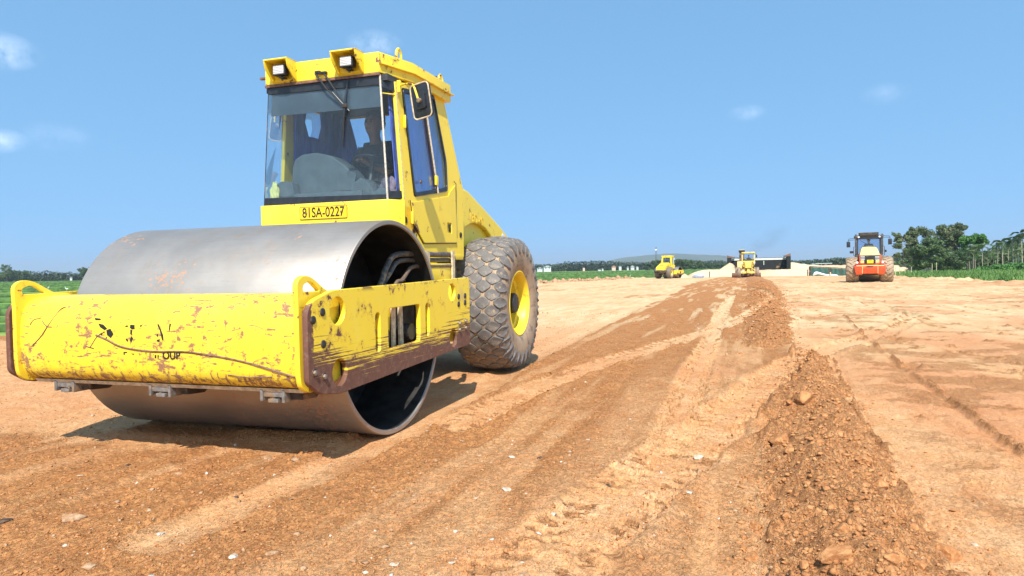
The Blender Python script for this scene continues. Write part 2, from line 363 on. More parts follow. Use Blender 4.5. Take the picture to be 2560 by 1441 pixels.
# ---------------------------------------------------------------- terrain
_perm = rng.permutation(65536).astype(np.uint16)
def vnoise(x, y, seed=0):                     # smooth value noise 0..1
    xi = np.floor(x).astype(np.int64); yi = np.floor(y).astype(np.int64); fx = x - xi; fy = y - yi
    fx = fx * fx * (3 - 2 * fx); fy = fy * fy * (3 - 2 * fy)
    def h(a, b): return _perm[(_perm[(a + seed * 7919) & 65535].astype(np.int64) + b * 31) & 65535] / 65535.0
    return (h(xi, yi) * (1 - fx) + h(xi + 1, yi) * fx) * (1 - fy) + (h(xi, yi + 1) * (1 - fx) + h(xi + 1, yi + 1) * fx) * fy
def fbm(x, y, oct=4, seed=0, gain=.5):
    s = np.zeros_like(x); a = 1.0; t = 0
    for o in range(oct): s += a * vnoise(x * 2 ** o + 17.3 * o, y * 2 ** o - 9.1 * o, seed + o); t += a; a *= gain
    return s / t
def sm(x, a, b):
    t = np.clip((x - a) / (b - a), 0, 1); return t * t * (3 - 2 * t)
def interp(y, pts): return np.interp(y, [p[0] for p in pts], [p[1] for p in pts])
FIELD_Z = -1.25
def z0(y): return np.interp(y, [-50, 0, 2, 4, 12, 42, 90, 100, 2000], [0, 0, .02, .02, .0, .0, -.42, -.5, -.5])
LEFT = [(-60, -13), (-9, -11.5), (4, -9.9), (18, -13.0), (50, -14.6), (70, -13.2), (88, -12.6), (110, -12)]     # (y, x) of the road's edges
RIGHT = [(-60, 16), (0, 16.5), (34, 15.8), (60, 16.0), (90, 17.5), (110, 17)]
BERM_C = [(-6, 3.76), (-1.5, 3.80), (.5, 3.86), (3.5, 4.03), (5.2, 4.12), (5.9, 3.70), (11, 3.82), (23, 4.05), (55, 4.2), (95, 4.3)]
BERM_W = [(-6, .36), (-1.5, .36), (.5, .33), (3.5, .24), (5.2, .14), (5.7, .30), (11, .42), (23, .62), (55, .9), (95, .9)]
TRACKS = []                                   # compacted wheel tracks: ground polyline, half width, depth, tread pitch, tread depth
def track(px, hw, depth, pitch=0, td=0, pale=1.0):
    pts = [on(x, y, 2, 0.0) for x, y in px]; TRACKS.append((np.array([(p.x, p.y) for p in crv([(p.x, p.y, 0) for p in pts], 5)]) if False else np.array([(p.x, p.y) for p in pts]), hw, depth, pitch, td, pale))
track([(1150, 1060), (1340, 975), (1500, 915), (1650, 868), (1800, 822), (1900, 775), (1935, 750), (1900, 733), (1850, 722)], .20, .022, .10, .006)
track([(1640, 1200), (1690, 1080), (1725, 980), (1765, 880), (1800, 790), (1830, 740)], .16, .016, .075, .020)
track([(1470, 1330), (1700, 1150), (1850, 1020), (1985, 915), (2080, 872), (2180, 845), (2290, 800), (2130, 745)], .22, .03, .13, .016)
track([(1290, 1441), (1400, 1380), (1560, 1240), (1700, 1150)], .26, .012, .12, .006, .7)
track([(400, 1350), (800, 1180), (1150, 1010), (1330, 900), (1640, 745)], .17, .012, 0, 0, .8)
RIDGES = [([(2085, 905), (2115, 985), (2165, 1075), (2230, 1175), (2300, 1290), (2360, 1380)], .016, .022), ([(2110, 790), (2170, 850), (2260, 925), (2380, 1010), (2480, 1085), (2600, 1165)], .026, .030)]
RIDGES = [(np.array([(on(x, y, 2, 0).x, on(x, y, 2, 0).y) for x, y in p]), w, h) for p, w, h in RIDGES]
def polydist(X, Y, P):
    D = np.full(X.shape, 1e9); S = np.zeros(X.shape); acc = 0
    for a, b in zip(P[:-1], P[1:]):
        d = b - a; L = np.hypot(*d); t = np.clip(((X - a[0]) * d[0] + (Y - a[1]) * d[1]) / (L * L), 0, 1)
        q = np.hypot(X - a[0] - t * d[0], Y - a[1] - t * d[1]); m = q < D; D[m] = q[m]; S[m] = acc + t[m] * L; acc += L
    return D, S
def terrain(X, Y):
    """height, and three soil masks: loose orange soil, dark freshly turned soil with the painted shade of tread grooves, reddish tint"""
    z = z0(Y).astype(np.float64)
    z += (fbm(X * .35, Y * .35, 3, 3) - .5) * .05
    wob = (fbm(X * .5, Y * .25, 3, 5) - .5)
    drag = fbm(X * 5 + wob, Y * .35, 4, 11); drag2 = fbm(X * 18 + wob * 3, Y * 1.1, 3, 14)
    # loose soil lies between the left tyre line and the windrow, and all over the near ground
    bl = interp(Y, [(-60, -40), (-1.6, -40), (-1.0, -1.5), (-.6, 1.1), (0, 1.12), (4.4, .85), (20, .55), (55, -.2), (90, -.4)])
    bl = bl + wob * .5 * np.clip(1 + Y * .05, .4, 2)
    blr = fbm(X * 5, Y * 2.5, 4, 57, .62) - .5; bl = bl + blr * .5; L = sm(X - bl, -.10, .14) * (1 - sm(X + wob * .6, 3.8, 4.4))
    near = 1 - sm(Y + wob * .8, -1.0, -.3); L = np.maximum(L, near * (1 - sm(X, 3.9, 4.3)))
    L *= .35 + .65 * sm(drag, .34, .58)
    mid = sm(X, 2.1, 2.5) * (1 - .75 * sm(Y, 1.5, 6)); L = L * (1 - .62 * mid)
    patch = fbm(X * .45, Y * .22, 4, 21); pink = sm(fbm(X * .8, Y * .5, 4, 31), .45, .62)
    rp = fbm(X * 1.6, Y * 2.6, 5, 33, .62); L = np.maximum(L, .45 * sm(rp + (patch - .5) * .5, .52, .62) * sm(X, 3.9, 4.8))
    L = np.maximum(L, .5 * sm(patch, .58, .66) * (1 - sm(X, 0, .6)) * sm(drag, .4, .6))
    red = pink * (.35 + .45 * sm(X, 4, 5))
    T = np.zeros_like(L)
    fine = sm(1 / (1 + (Y + 5) * .02), .2, .8)
    # berm
    c = interp(Y, BERM_C); w = interp(Y, BERM_W)
    c = c + (fbm(X * 0 + 3.3, Y * .9, 3, 41) - .5) * .25 * w / .4; w = w * (.85 + .35 * fbm(X * 0 + 9.9, Y * 1.7, 2, 43))
    lump = fbm(X * 4.5, Y * 4.5, 5, 51, .6)
    Xn = X + (fbm(X * 5, Y * 5, 4, 53, .6) - .5) * .34
    prof = np.clip(1 - np.abs(Xn - c) / w, 0, 1); prof = prof ** .8 * (1 - .25 * prof)
    cut = 1 - sm(np.abs(Y - 5.55 - (X - 4) * .45), .55, .15) * sm(Y, 4, 4.5)
    cut *= 1 - .8 * sm(np.abs(Y - 17.5), 1.3, .6)
    prof = prof * cut
    z += prof * .185 * (.55 + .9 * lump) + (lump - .5) * .10 * sm(prof, 0, .3)
    peb = fbm(X * 16, Y * 16, 3, 61, .6)
    z += (peb - .5) * .045 * sm(prof, .02, .25)
    spill = np.clip(1 - np.abs(Xn - c) / (w * 1.5), 0, 1) * sm(fbm(X * 7, Y * 5, 4, 71), .42, .62) * cut
    T = np.maximum(T, np.clip(sm(prof, .02, .30) + .7 * spill, 0, 1))
    z += spill * .02 * peb
    z += L * ((drag - .5) * .05 + (drag2 - .5) * .014 + (peb - .5) * .022 + (fbm(X * 3.1, Y * 3.1, 3, 81) - .5) * .04)
    z += (1 - L) * ((drag - .5) * .016 + (drag2 - .5) * .006 + (peb - .5) * .007)
    crust = fbm(X * 7 + wob * 4, Y * 4.2, 4, 131, .6); z += sm(crust, .50, .515) * .0045 * fine - sm(crust, .60, .62) * .004 * fine; crust2 = fbm(X * 3.2, Y * 1.6 + wob * 2, 5, 137, .6); z += (sm(crust2, .49, .50) + sm(crust2, .57, .58)) * .005 * (1 - T)
    # the front drum has pushed up a little soil ahead of it and rolled it flat behind
    roll = sm(1.10 - np.abs(X), 0, .06) * sm(Y, -.12, .05) * (1 - sm(Y, 1.6, 2.4))
    z = z * (1 - roll) + (-.004) * roll; L = L * (1 - .8 * roll)
    push = sm(1.12 - np.abs(X), 0, .2) * np.exp(-((Y + .30 - wob * .1) / .12) ** 2); z += push * (.02 + .07 * lump) * sm(X, -.6, .3); L = np.maximum(L, push)
    foot = np.exp(-((Y + .0) / .10) ** 2) * sm(1.2 - np.abs(X), 0, .1); z = z * (1 - foot) + foot * .0
    for P, hw, dep, pitch, td, pale in TRACKS:
        d, s = polydist(X, Y, P); wv = hw * (1 + (vnoise(s * 3, s * 0) - .5) * .3)
        k = 1 - sm(d + (peb - .5) * .05, wv * .85, wv * 1.1)
        z = z * (1 - .55 * k) + (z0(Y) - dep) * .55 * k + (1 - L) * k * .0
        z += dep * .8 * np.exp(-((d - wv * 1.15) / .05) ** 2) * (.5 + peb)
        L = L * (1 - .8 * k * pale); T = T * (1 - .85 * k)
        if td:
            lug = (sm(np.sin(2 * PI * (s + np.abs(d) * .5) / pitch + (peb - .5) * 2.2), .1, .6) * 2 - 1) * sm(fbm(X * 3, Y * 3, 2, 91), .12, .38)
            T = np.maximum(T, .9 * k * np.clip(-lug, 0, 1) * sm(peb, .4, .6) * sm(d, hw * .15, hw * .4) * (td > .004) * (.3 + .7 * fine))  # shade of the tread grooves painted in through the dark soil mask
            z += k * td * .9 * lug * sm(d, hw * .15, hw * .4) * fine; L = np.clip(L - k * .35 * np.clip(lug, 0, 1) * sm(d, hw * .15, hw * .4) * (td > .005), 0, 1)
    for P, w_, h_ in RIDGES:
        d, s = polydist(X, Y, P); ds = d + (fbm(X * 9, Y * 9, 2, 95) - .5) * .06; k = np.exp(-(ds / w_) ** 2) * sm(vnoise(s * 4, s * 0 + 5), .1, .5)
        z += k * h_ * (.4 + 2.0 * peb); T = np.maximum(T, k)
        z -= .012 * np.exp(-((d - w_ * 2) / .03) ** 2)
    # scuffs where clods were pressed into the compacted surface right of the windrow
    g = 1.9; gx = np.floor(X * g); gy = np.floor(Y * g)
    hx = vnoise(gx * 13.7, gy * 7.1, 5); hy = vnoise(gx * 5.3, gy * 11.9, 6); hp = vnoise(gx * 3.1, gy * 17.3, 7)
    px = (gx + .2 + .6 * hx) / g; py = (gy + .2 + .6 * hy) / g
    r = np.hypot((X - px) * .8, Y - py) / (.05 + .06 * hp); sc = (hp > .45) * sm(X, 4.3, 4.8) * np.exp(-r * r * .5) * (1 - roll)
    z += sc * (peb - .55) * .16; T = np.maximum(T, sc * .85 * sm(peb, .35, .6))
    # road edge: rough windrow lip, then the bank falling to the rice field
    le = interp(Y, LEFT); re = interp(Y, RIGHT)
    e = np.minimum(X - le, re - X) + (fbm(X * .8, Y * .8, 3, 101) - .5) * 1.2
    lip = np.exp(-((e - .5) / .45) ** 2); z += lip * (fbm(X * 1.3, Y * 1.3, 4, 103) - .25) * .45 * sm(Y, 3, 12); L = np.maximum(L, .8 * lip * (1 - sm(Y, 8, 25)))
    red = np.maximum(red, lip * (1 - sm(Y, 8, 25)))
    end = 104 - Y + (fbm(X * .5, Y * .5, 2, 105) - .5) * 2
    e = np.minimum(e, end)
    z = np.where(e < 0, np.maximum(z + e * .62, FIELD_Z - .35), z)
    return z, L, T, red
def fan_grid(rad, ang, cx, cy):
    A, Rr = np.meshgrid(ang, rad); X = cx + Rr * np.sin(A); Y = cy + Rr * np.cos(A)
    nr, na = X.shape; i = np.arange(nr - 1)[:, None] * na + np.arange(na - 1)[None]
    F = np.stack([i, i + 1, i + na + 1, i + na], -1).reshape(-1, 4)[:, ::-1]; return X, Y, F
HEAD = math.atan2(CF.x, CF.y)
rad = np.concatenate([np.geomspace(.3, 2.0, 26, endpoint=False), np.geomspace(2.0, 34, 460, endpoint=False), np.geomspace(34, 145, 120)])
ang = HEAD + np.concatenate([np.linspace(-PI, -.82, 70, endpoint=False), np.linspace(-.82, .82, 860), np.linspace(.82, PI, 71)[1:]])
X, Y, F = fan_grid(rad, ang, CAM.x, CAM.y)
Z, SL, ST, SR = terrain(X, Y)
me = np_mesh('road', np.stack([X, Y, Z], -1).reshape(-1, 3), F, True)
at_ = me.color_attributes.new('soil', 'FLOAT_COLOR', 'POINT')
at_.data.foreach_set('color', np.stack([SL, ST, SR, np.ones_like(SL)], -1).astype(np.float32).ravel())
def mat_soil():
    n = NT('laterite_soil'); a = n.node('ShaderNodeAttribute', attribute_name='soil').outputs['Color']
    r, g, b = n.node('ShaderNodeSeparateColor', {0: a}).outputs[:3]
    P = n.obj
    str_ = n.noise(n.map(P, (2.2, .35, 1)), 1.6, 7, .62); mid = n.noise(P, 3.2, 6, .65); fn = n.noise(P, 28, 5, .7)
    grain = n.noise(P, 95, 4, .75); flake = n.noise(n.map(P, (1, .55, 1)), 42, 8, .72, 0); crack = n.noise(n.map(P, (1, .6, 1)), 9, 7, .7, .8)
    pale = n.mix(n.step(str_, .36, .66), (0.566, 0.286, 0.119), (0.506, 0.222, 0.086))
    pale = n.mix(n.step(n.math('ADD', n.math('MULTIPLY', mid, .6), n.math('MULTIPLY', fn, .4)), .42, .62), pale, (0.626, 0.356, 0.172))
    x_, y_, z_ = n.sep(P)
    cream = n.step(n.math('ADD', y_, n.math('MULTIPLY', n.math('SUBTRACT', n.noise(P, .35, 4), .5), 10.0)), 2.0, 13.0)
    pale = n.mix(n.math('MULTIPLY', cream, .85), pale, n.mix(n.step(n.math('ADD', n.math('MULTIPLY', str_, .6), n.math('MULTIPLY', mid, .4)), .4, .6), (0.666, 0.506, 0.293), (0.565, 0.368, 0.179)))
    pale = n.mix(n.math('MULTIPLY', b, .65), pale, (0.533, 0.216, 0.092))
    org = n.mix(n.step(mid, .35, .65), (0.406, 0.163, 0.053), (0.491, 0.215, 0.074))
    org = n.mix(n.math('MULTIPLY', n.step(fn, .42, .68), .6), org, (0.584, 0.293, 0.117))
    dk = n.mix(n.step(fn, .35, .65), (.36, .145, .052), (.50, .24, .096))
    Lr = n.step(n.math('ADD', r, n.math('MULTIPLY', n.math('SUBTRACT', fn, .5), .9)), .15, .75)
    c = n.mix(Lr, pale, org)
    Tr = n.step(n.math('ADD', g, n.math('MULTIPLY', n.math('SUBTRACT', fn, .5), .7)), .2, .8)
    c = n.mix(Tr, c, dk)
    fleck = n.node('ShaderNodeTexVoronoi', {'Vector': P, 'Scale': 34.0}, feature='F1').outputs[0]
    fm = n.math('MULTIPLY', n.step(fleck, .20, .12), n.step(n.noise(P, 2.4, 3), .52, .62))
    c = n.mix(n.math('MULTIPLY', fm, .55), c, (0.792, 0.543, 0.355))
    c = n.mix(n.math('MULTIPLY', n.step(grain, .50, .64), .50), c, n.mix(Lr, (0.382, 0.187, 0.074), (0.224, 0.077, 0.027)))  # dark grain also paints tiny shadows between soil grains into the colour
    c = n.mix(n.math('MULTIPLY', n.step(grain, .44, .34), .35), c, n.mix(Lr, (0.739, 0.475, 0.256), (0.620, 0.305, 0.128)))
    dash = n.step(n.noise(n.map(P, (1, 4.2, 1), (0, 0, R_(14))), 9, 5, .72), .66, .70); dash = n.math('MULTIPLY', dash, n.step(n.noise(P, 1.7, 3), .42, .6)); c = n.mix(n.math('MULTIPLY', dash, .62), c, (.17, .075, .032))  # short crevices, their shadow painted dark into the soil colour
    ck = n.step(n.math('ABSOLUTE', n.math('SUBTRACT', crack, .5)), .010, .002)
    c = n.mix(n.math('MULTIPLY', n.math('MULTIPLY', ck, n.step(mid, .5, .65)), .35), c, (0.211, 0.085, 0.034))  # crack lines darkened in colour for the shade inside them
    h = n.math('ADD', n.math('MULTIPLY', fn, .010), n.math('MULTIPLY', grain, .005))
    h = n.math('ADD', h, n.math('ADD', n.math('MULTIPLY', n.step(flake, .50, .53), .005), n.math('ADD', n.math('MULTIPLY', ck, -.0015), n.math('MULTIPLY', dash, -.006))))
    h = n.math('MULTIPLY', h, n.math('ADD', .42, n.math('MULTIPLY', n.math('MAXIMUM', Lr, Tr), .9)))
    nb = n.node('ShaderNodeBump', {'Height': h, 'Strength': 1.0, 'Distance': 1.0}).outputs[0]
    return n.bsdf(c, .95, 0, nb, **{'Specular IOR Level': .15})
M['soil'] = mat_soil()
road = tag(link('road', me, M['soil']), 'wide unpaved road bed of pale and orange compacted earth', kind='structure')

def gz(x, y): return float(terrain(np.array([[float(x)]]), np.array([[float(y)]]))[0][0, 0])

# rice fields to the horizon
M_f = NT('young_rice')
P = M_f.obj; fs = M_f.noise(M_f.map(P, (.011, .05, 1), (0, 0, R_(-18))), 1, 5, .6); f2 = M_f.noise(P, .6, 6, .7); f3 = M_f.noise(M_f.map(P, (.12, .5, 1), (0, 0, R_(-18))), 1, 5, .6)
c = M_f.mix(M_f.step(fs, .35, .65), (.125, .215, .024), (.215, .325, .045))
c = M_f.mix(M_f.math('MULTIPLY', M_f.step(f3, .5, .66), .7), c, (.045, .11, .018)); c = M_f.mix(M_f.math('MULTIPLY', M_f.step(f2, .45, .7), .35), c, (.05, .12, .02))
M['rice'] = M_f.bsdf(c, .9, 0, M_f.bump(M_f.math('ADD', f2, f3), .8, .3))
rad = np.concatenate([[2], np.geomspace(8, 9000, 110)]); ang = np.linspace(-PI, PI, 181)
X, Y, F = fan_grid(rad, ang, CAM.x, CAM.y)
Z = FIELD_Z + (fbm(X * .05, Y * .05, 3, 5) - .5) * .25 * np.clip(80 / np.hypot(X, Y), 0, 1) - .03
field = tag(link('rice_field', np_mesh('rice_field', np.stack([X, Y, Z], -1).reshape(-1, 3), F, True), M['rice']), 'flat bright green rice fields stretching to the tree line', kind='structure')
# low grassy bunds between the paddies, roughly square to the view
mb = MB(); U2 = Vector((CF.x, CF.y, 0)).normalized(); V2 = Vector((CR.x, CR.y, 0)).normalized()
for i, (D, w, h) in enumerate([(24, .5, .3), (31, .6, .35), (38, .5, .3), (47, .8, .4), (58, .7, .4), (72, 1.0, .45), (90, 1.2, .5), (120, 1.6, .5), (150, 1.5, .6), (200, 2.5, .6), (270, 3, .7), (380, 4, .8)]):
    for side in (-1, 1):
        if side > 0 and D < 80: continue
        pts = []
        for k in range(40):
            s = k / 39; lat = (-260 if side < 0 else 260) * s * (1 + D / 100)
            p = Vector((CAM.x, CAM.y, 0)) + U2 * (D + math.sin(s * 9 + i) * D * .03 + s * side * D * .1) + V2 * lat
            p.z = FIELD_Z
            y = p.y
            if -20 < y < 112 and float(interp(np.array(y), LEFT)) - 1.5 < p.x < float(interp(np.array(y), RIGHT)) + 2: continue
            if abs(y - 120) < 30 and abs(p.x) < 24: continue
            pts.append(p)
        if len(pts) > 3: mb.tube(pts, [h * (.8 + .4 * random.random()) for _ in pts], 7)
M['bund'] = plain('rank_grass_green', (.05, .105, .02), .95, 0, .5, 1.2, .8)
tag(mb.build('field_bund', M['bund'], smooth=60), 'dark green grassy bunds dividing the rice fields', kind='structure')

# ---------------------------------------------------------------- the single drum roller
WY, WZ, WR = 2.96, .765, .745                 # rear axle
def wallx(z): return .68 - .06 * max(0, z - 1.74) / 1.05
def side_fn(sgn, off=0.0): return lambda c: (sgn * (wallx(c[1]) + off + c[2]), c[0], c[1])
BPROF = [(-.74, 1.02), (-.98, 1.015), (-1.06, .985), (-1.10, .92), (-1.118, .84), (-1.122, .72), (-1.118, .60), (-1.10, .53), (-1.05, .485), (-.95, .462), (-.80, .46)]
def beam_y(z): return float(np.interp(z, [.485, .53, .60, .72, .84, .92, .985], [-1.05, -1.10, -1.118, -1.122, -1.118, -1.10, -1.06]))
def beam_pt(px, py, off=.003):
    p = on(px, py, 1, -1.115); 
    for _ in range(3): p = on(px, py, 1, beam_y(p.z))
    return Vector((p.x, p.y - off, p.z))

def tyre_parts(root, cx, sgn, individual):
    prof = [(-.235, .335), (-.262, .36), (-.288, .45), (-.295, .54), (-.287, .62), (-.262, .675), (-.21, .705), (-.10, .722), (0, .726), (.10, .722), (.21, .705), (.262, .675), (.287, .62), (.295, .54), (.288, .45), (.262, .36), (.235, .335)]
    ty = MB().lathe(prof, (0, 0, 0), 0, 72).build('tyre', M['tyre'], root, smooth=60); ty.location = (cx, WY, WZ)
    def surf_r(a): return float(np.interp(abs(a), [0, .10, .21, .262, .287, .295], [.726, .722, .705, .675, .62, .54]))
    N = 27
    rows = [(a, k % 2) for k, a in enumerate((-.192, -.096, 0, .096, .192))] + [(-.262, 1), (.262, 1)]
    meshes = []; joined = []
    for a, ph in rows:
        sh = abs(a) > .25; hw = .084 if not sh else .064; hc = .080
        o = [(0, hc * .82), (hw * .42, hc * .62), (hw * .9, hc * .16), (hw * .9, -hc * .16), (hw * .42, -hc * .62), (0, -hc * .82), (-hw * .42, -hc * .62), (-hw * .9, -hc * .16), (-hw * .9, hc * .16), (-hw * .42, hc * .62)]
        vs = []; m = len(o)
        for lift, sc in ((-.012, 1.05), (.013, 1.0), (.017, .88)):
            for u, v in o:
                aa = a + u * sc; ab = max(-.294, min(.294, aa))
                if sh: rr = surf_r(ab) + lift; ax = aa if abs(aa) < .294 else math.copysign(.294, aa); ax += math.copysign(max(0, lift) * .8, a)
                else: rr = surf_r(ab) + lift; ax = aa
                t = v * sc / .73; vs.append((ax, rr * math.sin(t), rr * math.cos(t)))
        c = np.mean(vs[2 * m:], axis=0); vs.append(tuple(c))
        fs = [(l * m + k, l * m + (k + 1) % m, (l + 1) * m + (k + 1) % m, (l + 1) * m + k) for l in (0, 1) for k in range(m)] + [(2 * m + k, 2 * m + (k + 1) % m, 3 * m) for k in range(m)]
        lm = MB().add(vs, fs)
        if individual: meshes.append((lm.mesh('tread_block', smooth=30), ph))
        else: joined.append((vs, fs, ph))
    if individual:
        for me, ph in meshes:
            for k in range(N):
                o = link('tread_block', me, None, ty)
                if k == 0: me.materials.append(M['lug'])
                o.rotation_euler = (-(k + ph * .5) * 2 * PI / N + random.uniform(-.004, .004), 0, 0); q_ = random.uniform(.985, 1.004); o.scale = (1, q_, q_)
    else:
        b = MB()
        for vs, fs, ph in joined:
            for k in range(N):
                t = -(k + ph * .5) * 2 * PI / N; ca, sa = math.cos(t), math.sin(t)
                b.add([(x, y * ca - z * sa, y * sa + z * ca) for x, y, z in vs], fs)
        o = b.build('tread', M['lug'], ty, smooth=30); o['kind'] = 'stuff'
    s = sgn
    rim = MB().lathe([(s * .235, .345), (s * .262, .362), (s * .268, .35), (s * .245, .325), (s * .215, .315), (s * .15, .310), (s * .135, .285), (s * .06, .278), (s * .0, .262), (s * -.05, .20), (s * -.055, .12)], (0, 0, 0), 0, 56).build('wheel_rim', M['yel'], root, smooth=40)
    rim.location = (cx, WY, WZ)
    hb = MB().lathe([(s * -.10, .001), (s * -.10, .15), (s * .02, .15), (s * .03, .118), (s * .205, .112), (s * .22, .10), (s * .222, .001)], (0, 0, 0), 0, 32).build('wheel_hub', M['rubber'], rim)
    for k in range(10):
        t = 2 * PI * k / 10; y, z = .178 * math.cos(t), .178 * math.sin(t)
        bl = MB().lathe([(0, .001), (0, .016), (s * .022, .016), (s * .022, .001)], (s * -.052, 0, 0), 0, 6).build('wheel_bolt', M['dark'], rim, smooth=0) if k == 0 else link('wheel_bolt', bl0.data, None, rim)
        if k == 0: bl0 = bl
        bl.location = (0, y, z)
    vb = MB().tube([(s * .03, .22, .02), (s * .06, .235, .02)], .012, 8).build('tyre_valve', M['rust'], rim)

def build_roller(label, group):
    root = empty('road_roller', (0, 0, 0)); tag(root, label, 'road roller', group)
    part = lambda mb, name, mat, **k: mb.build(name, M[mat], root, **k)
    # drum: open shell with rolled lip, bulkhead and hub inside
    part(MB().lathe([(-1.065, .75), (1.055, .75), (1.065, .745), (1.065, .722), (1.055, .715), (-1.055, .715), (-1.065, .722)], (0, 0, .75), 0, 160, closed=True), 'drum', 'drum', smooth=50)
    part(MB().lathe([(-1.054, .7145), (1.054, .7145)], (0, 0, .75), 0, 96), 'drum_lining', 'drum_in', smooth=60)
    part(MB().lathe([(.50, .001), (.50, .7135), (.53, .7135), (.53, .30), (.60, .28), (.60, .001)], (0, 0, .75), 0, 64), 'drum_bulkhead', 'drum_in')
    part(MB().lathe([(-.50, .001), (-.50, .7135), (-.53, .7135), (-.53, .001)], (0, 0, .75), 0, 48), 'drum_bulkhead', 'drum_in')
    part(MB().lathe([(.60, .2), (.74, .2), (.76, .17), (.96, .15), (.96, .001)], (0, 0, .75), 0, 32), 'drum_motor', 'dark')
    # front beam
    beam = part(MB().prism(rpoly(BPROF, .035), 0, -1.09, 1.06), 'front_beam', 'yel_beam', bevel=.0, smooth=40)
    part(MB().prism([(-1.045, .478), (-.80, .455), (-.80, .437), (-1.03, .455)], 0, -1.04, 1.02), 'beam_skirt', 'cream')
    # side plates
    outl = rpoly([(-1.155, .53), (-1.155, .925), (-1.10, .985), (-.90, 1.037), (1.215, 1.078), (1.215, .500), (-.85, .425), (-1.04, .455)], .035)
    S = lambda px, py: (lambda p: (p.y, p.z))(on(px, py, 0, 1.145))
    holes = [circ(-.852, .915, .082), circ(-.842, .553, .080), circ(.835, .962, .070), circ(.85, .59, .074), rrect(-.245, .24, .625, .895, .03), rrect(-.415, -.350, .615, .875, .032), rrect(.335, .400, .650, .900, .032)]
    holes[4] = [(y, z + (y * .012)) for y, z in holes[4]]
    for s in (1, -1):
        sp = plate('side_plate', outl, holes, .035, lambda c, s=s: (s * (1.128 + c[2]), c[0], c[1]), M['yel_plate'], root)
        eye = plate('lifting_eye', rpoly([(-1.135, .50), (-1.148, .60), (-1.148, .95), (-1.155, 1.09), (-1.10, 1.128), (-1.02, 1.12), (-.86, 1.03), (-.74, 1.03), (-.74, .5), (-1.06, .46)], .04), [rpoly([(-1.10, 1.035), (-1.095, 1.075), (-1.04, 1.092), (-1.01, 1.085), (-.935, 1.035)], .018)], .032, lambda c, s=s: (s * (1.068 + c[2]) if s > 0 else -1.075 + c[2], c[0], c[1]), M['yel_worn'], root)
        if s > 0:
            for px, py in ((782, 801), (805.5, 781), (808, 861), (1146, 742), (1162, 740), (1146, 761), (1162, 757)):
                y, z = S(px, py); b = MB().lathe([(0, .024), (.006, .023), (.009, .014), (.0095, .001)], (0, 0, 0), 0, 20).build('rubber_plug', M['rubber'], sp); b.location = (1.145, y, z)
            for px, py in ((785.5, 933), (810, 942), (1148.5, 809), (1163, 803), (1148, 825), (1163.4, 820)):
                y, z = S(px, py); b = MB().lathe([(0, .022), (.003, .022)], (0, 0, 0), 0, 20).lathe([(.003, .016), (.016, .015), (.018, .001)], (0, 0, 0), 0, 6).build('hex_bolt', M['steel'], sp, smooth=0); b.location = (1.145, y, z)
            for yy, zs in ((-.382, (.845, .745, .645)), (.368, (.87, .775, .68))):
                for zz in zs: MB().lathe([(0, .026), (.012, .024), (.014, .001)], (1.112, yy, zz), 0, 6).build('slot_bolt', M['rust'], sp, smooth=0)
    part(MB().box(1.085, 1.11, -.43, -.33, .60, .89), 'slot_backing', 'yel_worn'); part(MB().box(1.085, 1.11, .32, .415, .635, .915), 'slot_backing', 'yel_worn')
    # what shows through the window of the side plate: straps, dampers, carrier
    part(MB().prism([(-.13, .60), (-.07, .60), (-.03, .93), (-.075, .93)], 0, 1.04, 1.05), 'carrier_strap', 'yel_worn')
    part(MB().prism([(-.04, .60), (.0, .60), (.01, .93), (-.045, .93)], 0, 1.055, 1.068), 'carrier_strap', 'cream'); part(MB().prism([(.075, .60), (.13, .60), (.12, .93), (.07, .93)], 0, 1.05, 1.064), 'carrier_strap', 'cream')
    part(MB().box(.97, 1.0, -.42, .44, .52, .98), 'carrier_plate', 'drum_in')
    for y in (-.2, .19): part(MB().lathe([(0, .001), (0, .06), (.10, .06), (.10, .001)], (1.0, y, .70), 0, 20), 'rubber_damper', 'rubber')
    # cross members and articulation
    part(MB().box(-1.11, 1.11, 1.0, 1.16, .54, 1.03), 'rear_cross_member', 'yel_worn', bevel=.01)
    part(MB().box(-.32, .32, 1.16, 2.2, .55, 1.15), 'articulation_joint', 'dark', bevel=.03)
    # scraper brackets under the beam
    for px in (175, 412, 692):
        x = on(px, 958, 1, -1.0).x
        sc = MB().box(x - .085, x + .075, -1.03, -.98, .425, .462).box(x - .09, x - .07, -1.04, -.97, .40, .47).box(x + .06, x + .08, -1.04, -.93, .395, .47).obox((x, -1.02, .405), (.07, .04, .022)).build('scraper_bracket', M['steel'], root, bevel=.004)
        MB().prism([(-1.00, .465), (-.78, .465), (-.78, .43), (-.84, .395), (-.98, .405)], 0, x - .03, x + .16).build('scraper_rubber', M['dark'], sc, bevel=.006)
        MB().lathe([(0, .001), (0, .011), (-.03, .011), (-.03, .001)], (x - .01, -1.02, .42), 2, 6).build('scraper_bolt', M['steel'], sc, smooth=0)
    # raised weld scar, scratches and what is left of the maker's print on the beam
    def scar(pts, r, name='weld_scar', mat='rust'):
        P = [beam_pt(x, y, .0) for x, y in pts]; MB().tube(crv(P, 5), r, 6).build(name, M[mat], beam, smooth=60)
    scar([(240, 838), (268, 850), (305, 868), (375, 879), (455, 880), (520, 888), (600, 903), (668, 922), (738, 944)], .0065)
    scar([(82, 864), (104, 840), (118, 818), (150, 776), (165, 768)], .004, 'scratch'); scar([(225, 870), (243, 842), (262, 830)], .0035, 'scratch'); scar([(215, 866), (235, 872)], .0035, 'scratch'); scar([(570, 938), (620, 944), (680, 943)], .004, 'scratch'); scar([(105, 802), (116, 816), (130, 818)], .003, 'scratch'); scar([(75, 812), (85, 800), (102, 796)], .003, 'scratch')
